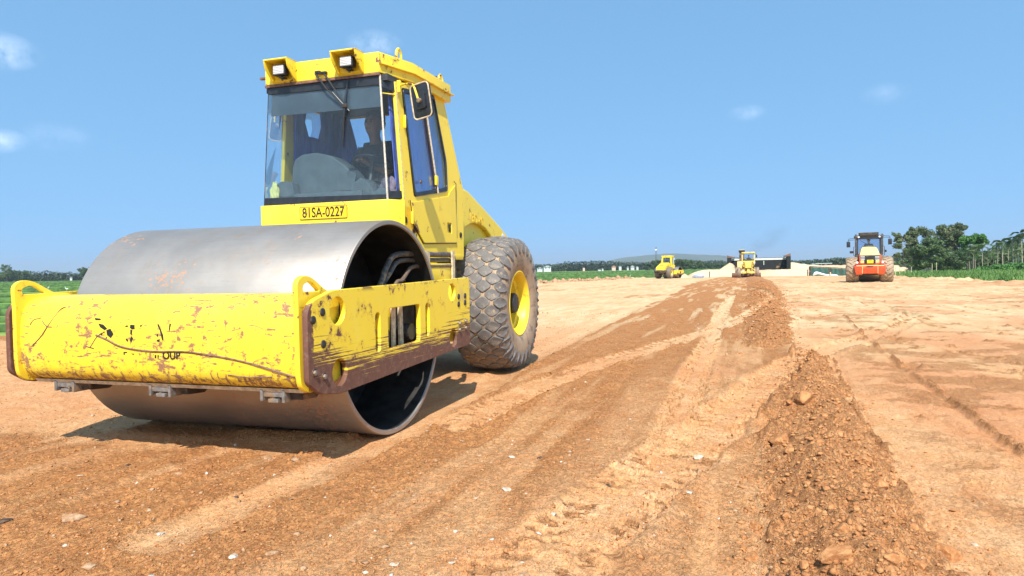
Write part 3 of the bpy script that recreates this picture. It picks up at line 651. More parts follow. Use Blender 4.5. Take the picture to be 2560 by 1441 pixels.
    def decal(poly, mat='ink', name='worn_print'):
        P = [beam_pt(x, y, .0015) for x, y in poly]; n = len(P); MB().add(P + [p + Vector((0, .004, 0)) for p in P], [tuple(range(n)), tuple(range(2 * n - 1, n - 1, -1))] + [(i, i + n, (i + 1) % n + n, (i + 1) % n) for i in range(n)]).build(name, M[mat], beam, smooth=0)
    for poly in ([(246, 809), (258, 812), (268, 822), (262, 826), (250, 818)], [(266, 826), (276, 822), (284, 836), (277, 846), (268, 838)], [(248, 836), (254, 832), (256, 840)], [(260, 848), (268, 842), (267, 852)], [(237, 795), (252, 797), (252, 801), (239, 801)],
                 [(312, 817), (318, 813), (320, 818)], [(326, 812), (336, 813), (337, 823), (330, 824), (325, 820)], [(326, 824), (331, 826), (330, 838), (326, 836)], [(328, 840), (333, 846), (328, 858), (325, 852)], [(314, 848), (318, 846), (321, 853), (318, 855)],
                 [(393, 811), (397, 811), (408, 838), (409, 852), (405, 850), (400, 828)], [(391, 838), (396, 834), (394, 844)], [(392, 850), (400, 848), (399, 855), (394, 855)], [(424, 810), (428, 810), (424, 829), (422, 826)], [(349, 815), (355, 812), (353, 818)],
                 [(309, 880), (318, 880), (318, 882.5), (312, 883), (312, 888), (309, 887)], [(328, 882), (332, 885), (336, 884), (333, 889)], [(364, 882), (366, 882), (366, 887), (364, 886)], [(387, 888), (391, 888), (391, 896), (387, 896)], [(394, 888), (397, 888), (397, 897), (394, 896)]): decal(poly)
    p = beam_pt(429, 890); text('worn_lettering', 'OUP', .062, lambda c: (p.x + c[0], p.y - c[2], p.z + c[1]), M['ink'], beam, sx=1.05)
    # hose bracket and hydraulic hoses
    part(MB().box(.80, .98, .66, 1.22, 1.06, 1.20).box(.80, .83, .64, 1.26, 1.06, 1.30), 'hose_bracket', 'yel', bevel=.006)
    part(MB().box(.985, 1.0, .66, .74, 1.06, 1.30), 'hose_clamp', 'cream'); part(MB().box(.985, 1.0, 1.20, 1.25, 1.06, 1.31), 'hose_clamp', 'cream')
    for k, (z, x, end, mt) in enumerate(((1.272, .96, .02, 'hose'), (1.225, .95, .08, 'hose'), (1.175, .97, .24, 'hose_brown'))):
        part(MB().tube(crv([(x - .03, end - .06, .98), (x - .01, end, 1.06), (x, end + .07, z - .10), (x, end + .22, z - .01), (x, .68, z), (x, 1.0, z + .002), (x, 1.27, z), (x - .08, 1.5, z - .05)], 6), .022 - .003 * k, 10), 'hydraulic_hose', mt)
    # ------------- rear frame: lower cab body
    part(MB().prism([(-.67, .82), (.60, .82), (.68, .94), (.68, 2.1), (-.67, 2.1)], 2, 1.46, 1.70), 'cab_floor_box', 'yel', bevel=.012)
    part(MB().prism(rpoly([(-.672, .805), (.603, .805), (.603, .835), (-.672, .835)], .01), 2, 1.50, 1.742), 'front_panel', 'yel', bevel=.004)
    part(MB().prism([(.603, .806), (.688, .935), (.670, .945), (.590, .83)], 2, 1.45, 1.742), 'corner_panel', 'yel', bevel=.004)
    # right-hand and left-hand cab walls
    wy = rpoly([(1.04, 2.715), (1.13, 1.785), (1.862, 1.905), (1.885, 2.205), (1.70, 2.80)], .03)
    # the divider splits the opening into door glass and rear quarter glass
    outR = rpoly([(.925, 2.74), (.93, 1.74), (.95, 1.30), (1.35, 1.27), (2.24, 1.27), (2.285, 1.97), (2.25, 2.045), (1.93, 2.86), (1.5, 2.84)], .02)
    plate('cab_wall', outR, [wy], .03, side_fn(1, -.015), M['yel'], root, .003)
    wl = rpoly([(1.29, 2.72), (1.27, 1.80), (1.76, 1.80), (1.78, 2.72)], .03)
    plate('cab_wall', rpoly([(1.12, 2.76), (1.10, 1.74), (.95, 1.74), (.95, 1.30), (2.24, 1.27), (2.285, 1.97), (2.25, 2.045), (1.93, 2.86), (1.5, 2.84)], .02), [wl], .03, side_fn(-1, -.015), M['yel'], root, .003)
    def inset(poly, d):
        c = Vector((sum(p[0] for p in poly) / len(poly), sum(p[1] for p in poly) / len(poly)))
        return [tuple(Vector(p) + (c - Vector(p)).normalized() * d) for p in poly]
    d1 = rpoly([(1.045, 2.71), (1.135, 1.79), (1.600, 1.868), (1.440, 2.762)], .04); d2 = rpoly([(1.455, 2.765), (1.625, 1.872), (1.858, 1.908), (1.882, 2.205), (1.70, 2.795)], .03)
    for poly in (d1, d2):
        fr = plate('window_frame', poly, [inset(poly, .035)], .018, side_fn(1, .004), M['black'], root, .003)
        gp = inset(poly, .03); plate('window_pane', gp, [], .006, side_fn(1, -.002), M['glass_side'], fr, .001)
    gp = inset(wl, -.002); plate('window_pane', gp, [], .006, side_fn(-1, -.01), M['glass'], root, .001)
    part(MB().tube([(wallx(2.77) + .018, 1.447, 2.775), (wallx(1.86) + .018, 1.612, 1.862)], .009, 8), 'window_divider', 'chrome')
    # door outline: a proud panel below the glass, with hinges, latch box and rubber-filled gap
    door = plate('door', rpoly([(1.05, 1.735), (1.11, 1.535), (1.29, 1.39), (2.03, 1.415), (2.055, 1.99), (1.905, 1.905), (1.86, 1.86), (1.13, 1.745)], .015), [rpoly([(1.80, 1.50), (1.91, 1.50), (1.91, 1.60), (1.80, 1.60)], .012)], .012, side_fn(1, .008), M['yel'], root, .003)
    MB().box(.66, .672, 1.79, 1.92, 1.49, 1.61).build('latch_pocket', M['black'], door); MB().obox((.688, 1.872, 1.55), (.012, .035, .075)).build('door_handle', M['black'], door, bevel=.004)
    gap = [(1.045, 1.75), (1.105, 1.53), (1.287, 1.382), (2.036, 1.407), (2.062, 2.0), (2.01, 2.02)]
    MB().tube([(.683, a, b) for a, b in gap], .0035, 6).build('door_gap', M['ink'], door)
    for yy, zz in ((1.062, 1.60), (1.035, 2.42)):
        MB().obox((wallx(zz) + .012, yy, zz), (.02, .022, .10)).tube([(wallx(zz) + .02, yy - .012, zz - .055), (wallx(zz) + .02, yy - .012, zz + .055)], .009, 8).build('door_hinge', M['yel_worn'], root, bevel=.003)
    MB().obox((wallx(2.05) + .025, 1.59, 1.98), (.02, .05, .09)).build('window_catch', M['yel_worn'], root, bevel=.006)
    MB().lathe([(0, .001), (0, .017), (.012, .012), (.013, .001)], (wallx(1.93) + .012, 1.26, 1.93), 0, 14).build('window_knob', M['rust'], root)
    for yy, zz in ((.955, 1.575), (2.165, 1.495)):
        MB().disc((.6815, yy, zz), .028, 0, 24).lathe([(0, .029), (.004, .027)], (.680, yy, zz), 0, 24).build('access_hole', M['ink'], root)
    part(MB().box(.10 + .55, .684, 1.05, 2.22, 1.245, 1.30), 'cab_sill', 'yel', bevel=.01)
    # windscreen
    ws = [(-.642, 1.745), (.583, 1.720), (.535, 2.775), (-.560, 2.795)]
    scr = plate('windscreen', ws, [], .006, lambda c: (c[0], .826 + c[2], c[1]), M['glass'], root, .001)
    lerp = lambda a, b, t: tuple(a[i] + (b[i] - a[i]) * t for i in (0, 1))
    for t0, t1, nm in ((0, .062, 'screen_seal'), (.925, 1, 'screen_seal')):
        q = [lerp(ws[0], ws[3], t0), lerp(ws[1], ws[2], t0), lerp(ws[1], ws[2], t1), lerp(ws[0], ws[3], t1)]
        plate(nm, q, [], .010, lambda c: (c[0], .822 + c[2], c[1]), M['black'], scr, .002)
    q = [lerp(ws[0], ws[3], .745), lerp(ws[1], ws[2], .755), lerp(ws[1], ws[2], .93), lerp(ws[0], ws[3], .93)]
    q[0] = (q[0][0] + .03, q[0][1]); q[3] = (q[3][0] + .03, q[3][1])
    plate('sun_film', q, [], .003, lambda c: (c[0], .832 + c[2], c[1]), M['film'], scr, .0005)
    part(MB().tube([(.588, .822, 1.70), (.540, .822, 2.78)], .009, 8), 'screen_edge_strip', 'chrome'); part(MB().tube([(-.644, .824, 1.74), (-.563, .824, 2.79)], .004, 6), 'screen_edge_strip', 'dark')
    cp = part(MB().add([(.590, .828, 1.745), (.668, .935, 1.755), (.612, .925, 2.74), (.545, .828, 2.76)], [(0, 1, 2, 3)]), 'corner_pane', 'glass', smooth=0)
    MB().add([(.588, .824, 1.745), (.672, .935, 1.755), (.667, .935, 1.82), (.586, .824, 1.81)], [(0, 1, 2, 3)]).build('screen_seal', M['black'], cp, smooth=0); MB().add([(.545, .824, 2.68), (.622, .925, 2.65), (.614, .925, 2.74), (.542, .824, 2.76)], [(0, 1, 2, 3)]).build('screen_seal', M['black'], cp, smooth=0)
    part(MB().tube([(.672, .945, 1.75), (.617, .945, 2.72)], .010, 8), 'door_post_trim', 'chrome')
    part(MB().tube([(.548, .84, 2.63), (.625, .93, 2.63)], .006, 6), 'corner_stay', 'yel_worn')
    # left front corner pane
    part(MB().add([(-.640, .828, 1.745), (-.668, 1.11, 1.755), (-.616, 1.12, 2.74), (-.560, .828, 2.78)], [(0, 1, 2, 3)]), 'corner_pane', 'glass', smooth=0)
    # roof
    roof = part(MB().prism([(-.580, .800), (.545, .800), (.660, 1.20), (.665, 2.02), (-.665, 2.02), (-.660, 1.20)], 2, 2.795, 2.965), 'roof', 'yel_worn', bevel=.008)
    MB().prism([(.545, .80), (.660, 1.20), (.665, 2.04), (.692, 2.04), (.687, 1.19), (.568, .785)], 2, 2.862, 2.876).build('rain_rail', M['yel_worn'], roof, bevel=.002)
    MB().prism([(-.585, .798), (.548, .798), (.548, .815), (-.585, .815)], 2, 2.772, 2.794).build('roof_edge', M['rust'], roof, bevel=.003)
    for y in (1.05, 1.92): MB().tube(crv([(.60, y - .035, 2.95), (.60, y - .04, 3.01), (.60, y, 3.05), (.60, y + .04, 3.01), (.60, y + .035, 2.95)], 4), .012, 8).build('roof_lifting_eye', M['yel_worn'], roof)
    MB().box(-.64, -.585, .80, .83, 2.85, 2.87).build('roof_bracket', M['rust'], roof, bevel=.003)
    for x0, x1 in ((-.492, -.255), (.165, .405)):
        h = .012; zt, zb = 2.972, 2.80
        hd = MB().prism([(.66, zt), (.66, zt - h), (.80, zt - h), (.80, zt)], 0, x0, x1)
        for xa in (x0, x1 - h): hd.prism([(.66, zt), (.675, zt - .07), (.77, zb + .01), (.80, zb), (.80, zt)], 0, xa, xa + h)
        hd.prism([(.765, zb + .012), (.80, zb), (.80, zb + .012)], 0, x0, x1)
        hood = hd.build('lamp_hood', M['yel_worn'], root, bevel=.002)
        xc = (x0 + x1) / 2 + .005; zc = 2.885
        lamp = MB().prism(rrect(xc - .062, xc + .062, zc - .046, zc + .046, .012), 1, .705, .765).build('work_lamp', M['black'], root, bevel=.005)
        MB().prism(rrect(xc - .052, xc + .052, zc - .037, zc + .037, .006), 1, .698, .706).build('lamp_lens', M['lens'], lamp, bevel=.002)
        MB().tube([(xc + .01, .74, zc - .045), (xc + .01, .74, zc - .085)], .008, 8).obox((xc + .01, .75, zc - .06), (.05, .05, .008)).build('lamp_bracket', M['dark'], lamp)
    MB().obox((.50, 1.97, 3.01), (.10, .06, .08)).tube([(.50, 1.97, 2.96), (.50, 1.97, 3.0)], .01).build('work_lamp', M['black'], root, bevel=.01)
    # wipers
    part(MB().obox((-.035, .79, 2.848), (.05, .03, .025)).obox((.02, .785, 2.838), (.07, .03, .02)), 'wiper_motor', 'black', bevel=.005)
    part(MB().tube([(-.055, .78, 2.838), (.05, .785, 2.70), (.185, .80, 2.56)], [.009, .007, .004], 8), 'wiper_arm', 'black'); part(MB().tube([(.03, .78, 2.835), (.12, .785, 2.70), (.215, .80, 2.56)], [.009, .007, .004], 8), 'wiper_arm', 'black')
    part(MB().tube([(.245, .805, 2.76), (.218, .795, 2.56), (.195, .805, 2.44), (.178, .812, 2.20)], [.004, .010, .012, .004], 8), 'wiper_blade', 'black'); part(MB().tube([(.10, .79, 2.67), (.16, .80, 2.60), (.25, .81, 2.50)], .005, 6), 'wiper_blade', 'black')
    part(MB().obox((.215, .79, 2.545), (.05, .02, .03)), 'wiper_joint', 'dark', bevel=.004)
    # mirrors
    def mirror(c, w, h, rot, arm):
        from mathutils import Euler
        m = Euler(rot).to_matrix(); o = [(a, b) for a, b in rrect(-w / 2, w / 2, -h / 2, h / 2, .035)]
        g = MB().prism(o, 1, -.004, .028); mr = g.build('mirror', M['black'], root, bevel=.008); mr.location = c; mr.rotation_euler = rot
        inner = [(a * .86, b * .9) for a, b in o]; MB().prism(inner, 1, .0285, .031).build('mirror_glass', M['mirror'], mr)
        bk = MB().prism([(a * .55, b * .5) for a, b in o], 1, -.018, -.004).build('mirror_back', M['black'], mr, bevel=.006)
        ring = MB().lathe([(0, .001), (0, .02), (-.02, .018), (-.022, .001)], (0, -.02, 0), 1, 14).build('mirror_clamp', M['steel'], mr)
        ed = [(a * 1.0, -.004, b * 1.0) for a, b in o]; MB().tube(ed + [ed[0]], .006, 6, False).build('mirror_rim', M['cream'], mr)
        MB().tube(crv(arm, 5), .009, 8).build('mirror_arm', M['yel_worn'], root)
    mirror((.955, .735, 2.505), .185, .275, (R_(4), R_(-6), R_(-14)), [(.645, .95, 2.70), (.72, .90, 2.70), (.86, .76, 2.655), (.90, .72, 2.62), (.935, .715, 2.52)])
    mirror((-.735, 1.16, 2.52), .12, .28, (R_(0), R_(8), R_(35)), [(-.63, 1.10, 2.74), (-.70, 1.10, 2.74), (-.73, 1.12, 2.70), (-.74, 1.13, 2.55)])
    part(MB().obox((.652, .945, 2.70), (.03, .03, .10)), 'mirror_bracket', 'yel_worn', bevel=.004)
    # cab inside
    def arch(v): return v
    con = part(MB().prism(rpoly([(-.475, 1.80), (-.470, 2.08), (-.44, 2.165), (-.36, 2.205), (-.22, 2.215), (-.06, 2.175), (.09, 2.07), (.165, 1.975), (.15, 1.80)], .02), 1, 1.00, 1.22), 'console', 'console', bevel=.03, seg=3, smooth=50)
    part(MB().box(-.56, .30, .90, 1.30, 1.70, 1.845), 'dash_base', 'console', bevel=.02); part(MB().prism(rpoly([(-.72 + .09, 1.72), (-.62, 1.90), (-.52, 1.965), (-.40, 1.95), (-.37, 1.72)], .03), 1, .90, 1.12), 'dash_pod', 'console', bevel=.02)
    part(MB().prism(rpoly([(.17, 1.72), (.19, 1.90), (.28, 1.955), (.36, 1.90), (.40, 1.82), (.46, 1.86), (.52, 1.84), (.55, 1.72)], .02), 1, .92, 1.10), 'dash_pod', 'console', bevel=.015)
    part(MB().prism([(.02, 1.86), (.16, 1.86), (.20, 2.0), (.10, 2.04)], 1, .985, 1.0), 'dash_bracket', 'console')
    part(MB().tube([(.265, 1.02, 1.93), (.27, 1.0, 1.80)], .012, 8).obox((.268, .99, 1.86), (.02, .02, .06)), 'control_lever', 'lemon')
    sw = MB(); ring = [(.17 * math.cos(2 * PI * k / 28), .17 * math.sin(2 * PI * k / 28), 0) for k in range(29)]
    sw.tube(ring, .013, 8, False); [sw.tube([(0, 0, -.02), (.16 * math.cos(t), .16 * math.sin(t), 0)], .010, 6) for t in (0.5, 2.6, 4.7)]; sw.tube([(0, 0, 0), (0, 0, -.35)], .022, 8)
    o = part(sw, 'steering_wheel', 'black'); o.location = (.20, 1.27, 2.13); o.rotation_euler = (R_(-16), 0, 0)
    part(MB().box(-.22, .26, 1.42, 1.80, 1.86, 1.96).obox((.02, 1.80, 2.18), (.44, .10, .50), (R_(-8), 0, 0)), 'seat', 'seat', bevel=.03)
    part(MB().box(-.14, .18, 1.45, 1.75, 1.68, 1.86), 'seat_pedestal', 'dark')
    part(MB().box(-.60, .60, .84, 1.98, 2.735, 2.790), 'headlining', 'seat')
    # rear cab wall: frame round the rear window
    plate('rear_wall', [(-.66, 1.3), (.66, 1.3), (.60, 2.80), (-.60, 2.80)], [[(-.50, 1.95), (.50, 1.95), (.47, 2.72), (-.47, 2.72)]], .03, lambda c: (c[0], 2.0 + (2.0 - c[1]) * .02 + c[2], c[1]), M['yel'], root, .003)
    plate('rear_window', [(-.50, 1.95), (.50, 1.95), (.47, 2.72), (-.47, 2.72)], [], .005, lambda c: (c[0], 2.0 + (2.0 - c[1]) * .02 + c[2], c[1]), M['glass_side'], root, .001)
    # engine hood between the wheels
    hp = [(2.10, 1.05), (2.24, 1.62), (2.28, 1.98), (2.45, 2.06), (2.72, 2.035), (3.20, 1.88), (3.75, 1.70), (4.20, 1.54), (4.34, 1.42), (4.36, 1.10), (4.28, 1.05)]
    part(MB().prism(rpoly(hp, .05), 0, -.49, .49), 'engine_hood', 'yel', bevel=.035, seg=3)
    for s in (1, -1):
        arc = [(2.96 + .90 * math.cos(t), .765 + .90 * math.sin(t)) for t in np.linspace(R_(170), R_(22), 16)]
        plate('fender', [(2.06, 1.27), (2.28, 1.97), (2.45, 2.03), (2.72, 2.0), (3.20, 1.85), (3.75, 1.67), (4.20, 1.50), (4.30, 1.30), (4.28, 1.10)] + [p for p in reversed(arc) if p[1] > 1.05 and p[0] < 4.2], [], .06, lambda c, s=s: (s * (.515 + c[2]), c[0], c[1]), M['yel'], root, .015)
    p0 = Vector((.5465, 2.97, 1.70))
    text('faded_lettering', '13D-40', .14, lambda c: (p0.x + c[2], p0.y + c[0], p0.z + c[1] - c[0] * .10), M['ghost'], root)
    part(MB().disc((.5465, 3.86, 1.545), .05, 0, 24).lathe([(0, .05), (.002, .049)], (.5455, 3.86, 1.545), 0, 24), 'round_sticker', 'white')
    part(MB().tube(crv([(.30, 2.84, 1.98), (.30, 2.84, 2.10), (.30, 2.86, 2.16), (.30, 2.92, 2.21)], 5), .036, 12), 'exhaust_pipe', 'rust'); part(MB().obox((.40, 3.05, 1.955), (.06, .05, .03)), 'hood_catch', 'black', bevel=.005)
    for y0, y1, w in ((3.45, 3.52, .26), (3.78, 3.98, .34)):
        za, zb = float(np.interp(y0, [3.2, 4.2], [1.885, 1.545])), float(np.interp(y1, [3.2, 4.2], [1.885, 1.545])); part(MB().add([(-w, y0, za + .006), (w, y0, za + .006), (w, y1, zb + .006), (-w, y1, zb + .006)], [(0, 1, 2, 3)]), 'hood_grille', 'ink', smooth=0)
    part(MB().box(-.47, .47, 2.15, 4.30, .60, 1.06), 'engine_belly', 'drum_in', bevel=.02); part(MB().prism([(4.05, .70), (4.05, 1.08), (4.40, 1.10), (4.45, .95), (4.30, .70)], 0, -.78, .78), 'counterweight', 'dark', bevel=.02)
    part(MB().tube([(-.9, WY, WZ), (.9, WY, WZ)], .11, 16), 'rear_axle', 'dark')
    part(MB().box(-.62, .62, 1.95, 2.2, .95, 1.30), 'fuel_tank', 'drum_in', bevel=.02)
    # number plate
    npl = plate('number_plate', rrect(-.260, .212, 1.602, 1.712, .008), [], .004, lambda c: (c[0], .801 + c[2], c[1]), M['plateyel'], root, .001)
    nf = plate('plate_border', rrect(-.260, .212, 1.602, 1.712, .008), [rrect(-.256, .208, 1.606, 1.708, .006)], .002, lambda c: (c[0], .7985 + c[2], c[1]), M['ink'], npl, .0004)
    text('plate_lettering', '81SA-0227', .118, lambda c: (-.024 + c[0], .7975 - c[2], 1.656 + c[1]), M['ink'], npl, .001, .80)
    for x in (-.19, .155): MB().lathe([(0, .001), (0, .009), (.006, .007), (.006, .001)], (x, .792, 1.658), 1, 10).build('plate_screw', M['rust'], npl)
    return root
roller = build_roller('large yellow drum roller with scraped front beam and smooth steel drum in the foreground', 'yellow drum rollers')

# copy for the distance before the near one gets its separate tread blocks
def away_rot(px, D, deg):                     # turn a machine (front = local -Y) so it heads deg to the right of straight away from the viewer
    d = at(px, 690, D) - CAM; a = math.atan2(d.x, d.y) + R_(deg)
    return PI - a
D2 = 91; p = at(1665, 698, D2); p.z = z0(p.y)
r2 = copy_tree(roller); r2.rotation_euler = (0, 0, away_rot(1665, D2, 21)); r2['label'] = 'small distant yellow drum roller seen from behind beside the green rice field'
off = Matrix.Rotation(r2.rotation_euler[2], 3, 'Z') @ Vector((0, 2.3, 0)); r2.location = (p.x - off.x, p.y - off.y, z0(p.y))
for nm in list(r2.children):
    if nm.name.split('.')[0] in ('number_plate', 'faded_lettering', 'round_sticker'):
        for ch in list(nm.children): bpy.data.objects.remove(ch)
        bpy.data.objects.remove(nm)
for sg in (1, -1): tyre_parts(r2, sg * .775, sg, False)
tyre_parts(roller, .775, 1, True); tyre_parts(roller, -.775, -1, False)
_seat = [o for o in roller.children if o.name.startswith('seat')]
# ---------------------------------------------------------------- drivers
def skin_mesh(name, J, E, sub=1):             # J: name -> (co, radius); E: edges; first joint is the root
    ks = list(J); me = bpy.data.meshes.new(name); me.from_pydata([J[k][0] for k in ks], [(ks.index(a), ks.index(b)) for a, b in E], [])
    o = bpy.data.objects.new('tmp', me); COL.objects.link(o); sk_ = o.modifiers.new('s', 'SKIN'); sk_.use_smooth_shade = True
    for i, k in enumerate(ks):
        r = J[k][1]; me.skin_vertices[0].data[i].radius = (r, r) if isinstance(r, (int, float)) else r
    me.skin_vertices[0].data[0].use_root = True
    su = o.modifiers.new('u', 'SUBSURF'); su.levels = sub; su.render_levels = sub
    bpy.context.view_layer.update(); out = bpy.data.meshes.new_from_object(o.evaluated_get(DG())); bpy.data.objects.remove(o); out.name = name; return out
def make_person(label):
    J = {'pelvis': ((0, 0, .10), .13), 'belly': ((0, .02, .27), .115), 'chest': ((0, .03, .44), (.15, .12)), 'collar': ((0, .025, .555), .075), 'neck': ((0, .01, .635), .052),
         'jaw': ((0, -.025, .705), .062), 'face': ((0, -.015, .77), .082), 'brow': ((0, .0, .83), .082), 'crown': ((0, .01, .875), .055), 'nose': ((0, -.112, .765), .012)}
    E = [('pelvis', 'belly'), ('belly', 'chest'), ('chest', 'collar'), ('collar', 'neck'), ('neck', 'jaw'), ('jaw', 'face'), ('face', 'brow'), ('brow', 'crown'), ('face', 'nose')]
    for s, n in ((1, 'R'), (-1, 'L')):
        J.update({'sh' + n: ((s * .175, .03, .515), .062), 'up' + n: ((s * .215, -.03, .40), .05), 'el' + n: ((s * .235, -.10, .295), .042), 'fo' + n: ((s * .19, -.22, .32), .034), 'wr' + n: ((s * .15, -.315, .35), .024), 'pa' + n: ((s * .145, -.365, .375), .030),
                  'hp' + n: ((s * .10, -.06, .075), .092), 'kn' + n: ((s * .14, -.44, .11), .062), 'ca' + n: ((s * .145, -.46, -.05), .055), 'an' + n: ((s * .145, -.46, -.31), .038), 'he' + n: ((s * .145, -.47, -.36), .04), 'to' + n: ((s * .15, -.63, -.385), .03), 'ea' + n: ((s * .088, .005, .77), .016)})
        E += [('chest', 'sh' + n), ('sh' + n, 'up' + n), ('up' + n, 'el' + n), ('el' + n, 'fo' + n), ('fo' + n, 'wr' + n), ('wr' + n, 'pa' + n), ('pelvis', 'hp' + n), ('hp' + n, 'kn' + n), ('kn' + n, 'ca' + n), ('ca' + n, 'an' + n), ('an' + n, 'he' + n), ('he' + n, 'to' + n), ('face', 'ea' + n)]
        for k in range(4):
            x = s * (.145 + (k - 1.5) * .021); L = (.030, .034, .032, .026)[k]
            J.update({f'f{k}a{n}': ((x, -.395, .392), .0095), f'f{k}b{n}': ((x, -.395 - L * .8, .385), .009), f'f{k}c{n}': ((x, -.395 - L, .360), .008)}); E += [('pa' + n, f'f{k}a{n}'), (f'f{k}a{n}', f'f{k}b{n}'), (f'f{k}b{n}', f'f{k}c{n}')]
        J.update({f't1{n}': ((s * .108, -.365, .375), .011), f't2{n}': ((s * .098, -.39, .36), .009)}); E += [('pa' + n, 't1' + n), ('t1' + n, 't2' + n)]
    body = link('person', skin_mesh('person', J, E), M['skin']); tag(body, label, 'person')
    def wear(name, keys, grow, mat):
        K = {k: (J[k][0], tuple(np.array(J[k][1] if not isinstance(J[k][1], (int, float)) else (J[k][1],) * 2) + grow)) for k in keys}
        link(name, skin_mesh(name, K, [e for e in E if e[0] in K and e[1] in K]), M[mat], body)
    wear('shirt', ['pelvis', 'belly', 'chest', 'collar'] + [a + b for a in ('sh', 'up', 'el') for b in 'RL'], .016, 'shirt')
    wear('trousers', ['pelvis'] + [a + b for a in ('hp', 'kn', 'ca', 'an') for b in 'RL'], .012, 'trousers')
    wear('shoes', ['anR', 'heR', 'toR'], .008, 'black'); wear('shoes', ['anL', 'heL', 'toL'], .008, 'black')
    hm = MB(); n = 16; prof = [(a, b) for a, b in ((-.02, .093), (.03, .097), (.07, .085), (.095, .055), (.107, .001))]
    hm.lathe(prof, (0, .018, .815), 2, n); hm.lathe([(-.075, .08), (-.02, .092)], (0, .030, .815), 2, n)
    me = hm.mesh('hair', smooth=80, warp=lambda c: Vector((c.x * .97, c.y if c.y > -.02 else c.y * .85 + .0, c.z if c.z > .80 or c.y > .03 else .80)))
    link('hair', me, M['hair'], body)
    for s in (1, -1):
        MB().tube([(s * .030, -.088, .787), (s * .030, -.094, .787)], .008, 8).build('eye', M['hair'], body); MB().tube([(s * .018, -.090, .803), (s * .045, -.084, .803)], .004, 6).build('eyebrow', M['hair'], body)
    MB().tube([(-.022, -.088, .725), (0, -.092, .724), (.022, -.088, .725)], .004, 6).build('mouth', M['rust'], body)
    return body
driver = make_person('driver in a dark shirt sitting behind the windscreen of the large yellow roller')
driver.location = (.055, 1.58, 1.775); driver.rotation_euler = (0, 0, R_(-8))
# curtains, cloth and bag in the cab
def drape(name, pts, label, group=None, amp=.018, wave=42, axis=0):
    # pts: rows from bottom to top, each (edge a, edge b, height); axis 0: hangs along the Y-Z wall at x, 1: along the X-Z wall at y
    (fix, rows) = pts; V = []; N = 26; rr = []
    for i in range(len(rows) - 1):
        for k in range(6): t = k / 6; rr.append([rows[i][j] + (rows[i + 1][j] - rows[i][j]) * t for j in range(3)])
    rr.append(list(rows[-1]))
    for a, b, z in rr:
        for k in range(N + 1):
            u = a + (b - a) * k / N; w = amp * math.sin(k / N * wave * abs(rows[0][1] - rows[0][0])) * (.6 + .4 * math.sin(z * 5)) + .006 * math.sin(k * 2.3 + z * 9)
            V.append((fix(z) + w, u, z) if axis == 0 else (u, fix(z) + w, z))
    F = [(i * (N + 1) + k, i * (N + 1) + k + 1, (i + 1) * (N + 1) + k + 1, (i + 1) * (N + 1) + k) for i in range(len(rr) - 1) for k in range(N)]
    me = np_mesh(name, V, F, True); o = link(name, me, M['curtain']); so_ = o.modifiers.new('t', 'SOLIDIFY'); so_.thickness = .004
    tag(o, label, 'curtain', group); return o
G = 'navy curtains in the near cab'
drape('curtain', (lambda z: wallx(z) - .07, [(1.10, 1.62, 1.76), (1.08, 1.60, 2.2), (1.02, 1.66, 2.75)]), 'navy blue curtain hanging inside the door window of the near roller', G)
drape('curtain', (lambda z: wallx(z) - .06, [(1.64, 1.80, 1.80), (1.60, 1.78, 2.2), (1.62, 1.92, 2.5), (1.66, 1.95, 2.75)]), 'narrow navy curtain bunched in the rear quarter window of the near roller', G)
drape('curtain', (lambda z: wallx(z) - .09, [(.99, 1.10, 1.80), (.97, 1.12, 2.2), (.96, 1.10, 2.74)]), 'navy curtain gathered beside the corner glass next to the door post', G)
drape('curtain', (lambda z: -wallx(z) + .06, [(1.20, 1.98, 1.76), (1.20, 1.98, 2.30), (1.20, 1.97, 2.46)]), 'lower hanging part of the navy curtain across the far side window', G)
drape('curtain', (lambda z: -wallx(z) + .06, [(1.20, 1.44, 2.45), (1.20, 1.37, 2.58), (1.20, 1.40, 2.75)]), 'navy curtain edge left of the gap in the far side window', G)
drape('curtain', (lambda z: -wallx(z) + .065, [(1.58, 1.96, 2.44), (1.63, 1.96, 2.58), (1.60, 1.96, 2.75)]), 'navy curtain edge right of the gap in the far side window', G)
drape('curtain', (lambda z: 1.93, [(-.62, -.20, 1.80), (-.62, -.30, 2.25), (-.62, -.37, 2.52), (-.62, -.43, 2.75)]), 'dark curtain drawn over half of the rear window behind the driver', G, axis=1)
drape('curtain', (lambda z: 1.93, [(.16, .60, 1.80), (.20, .60, 2.3), (.14, .60, 2.75)]), 'dark curtain at the rear window corner on the door side', G, axis=1)
def crumple(name, c, size, mat, label, cat, seed, res=3, amp=.25, freq=3):
    bm = bmesh.new(); bmesh.ops.create_icosphere(bm, subdivisions=res, radius=1)
    P = np.array([v.co for v in bm.verts]); q = P * freq + seed * 3.1
    d = fbm(q[:, 0] + q[:, 2] * .7, q[:, 1] - q[:, 2] * .5, 4, seed)
    for v, k in zip(bm.verts, d):
        s = 1 + (k - .5) * 2 * amp; v.co = Vector((v.co.x * s * size[0], v.co.y * s * size[1], max(-.55, v.co.z) * s * size[2]))
    me = bpy.data.meshes.new(name); bm.to_mesh(me); bm.free()
    for p_ in me.polygons: p_.use_smooth = True
    o = link(name, me, M[mat]); o.location = c; tag(o, label, cat); return o
crumple('cloth', (.50, 1.00, 1.85), (.085, .05, .10), 'lilac', 'crumpled purple grey cloth stuffed into the windscreen corner of the near roller', 'cloth', 3, 4, .3)
crumple('plastic_bag', (-.575, .885, 1.84), (.045, .03, .11), 'lemon', 'crumpled pale yellow plastic bag in the left corner of the windscreen', 'bag', 5, 4, .5)

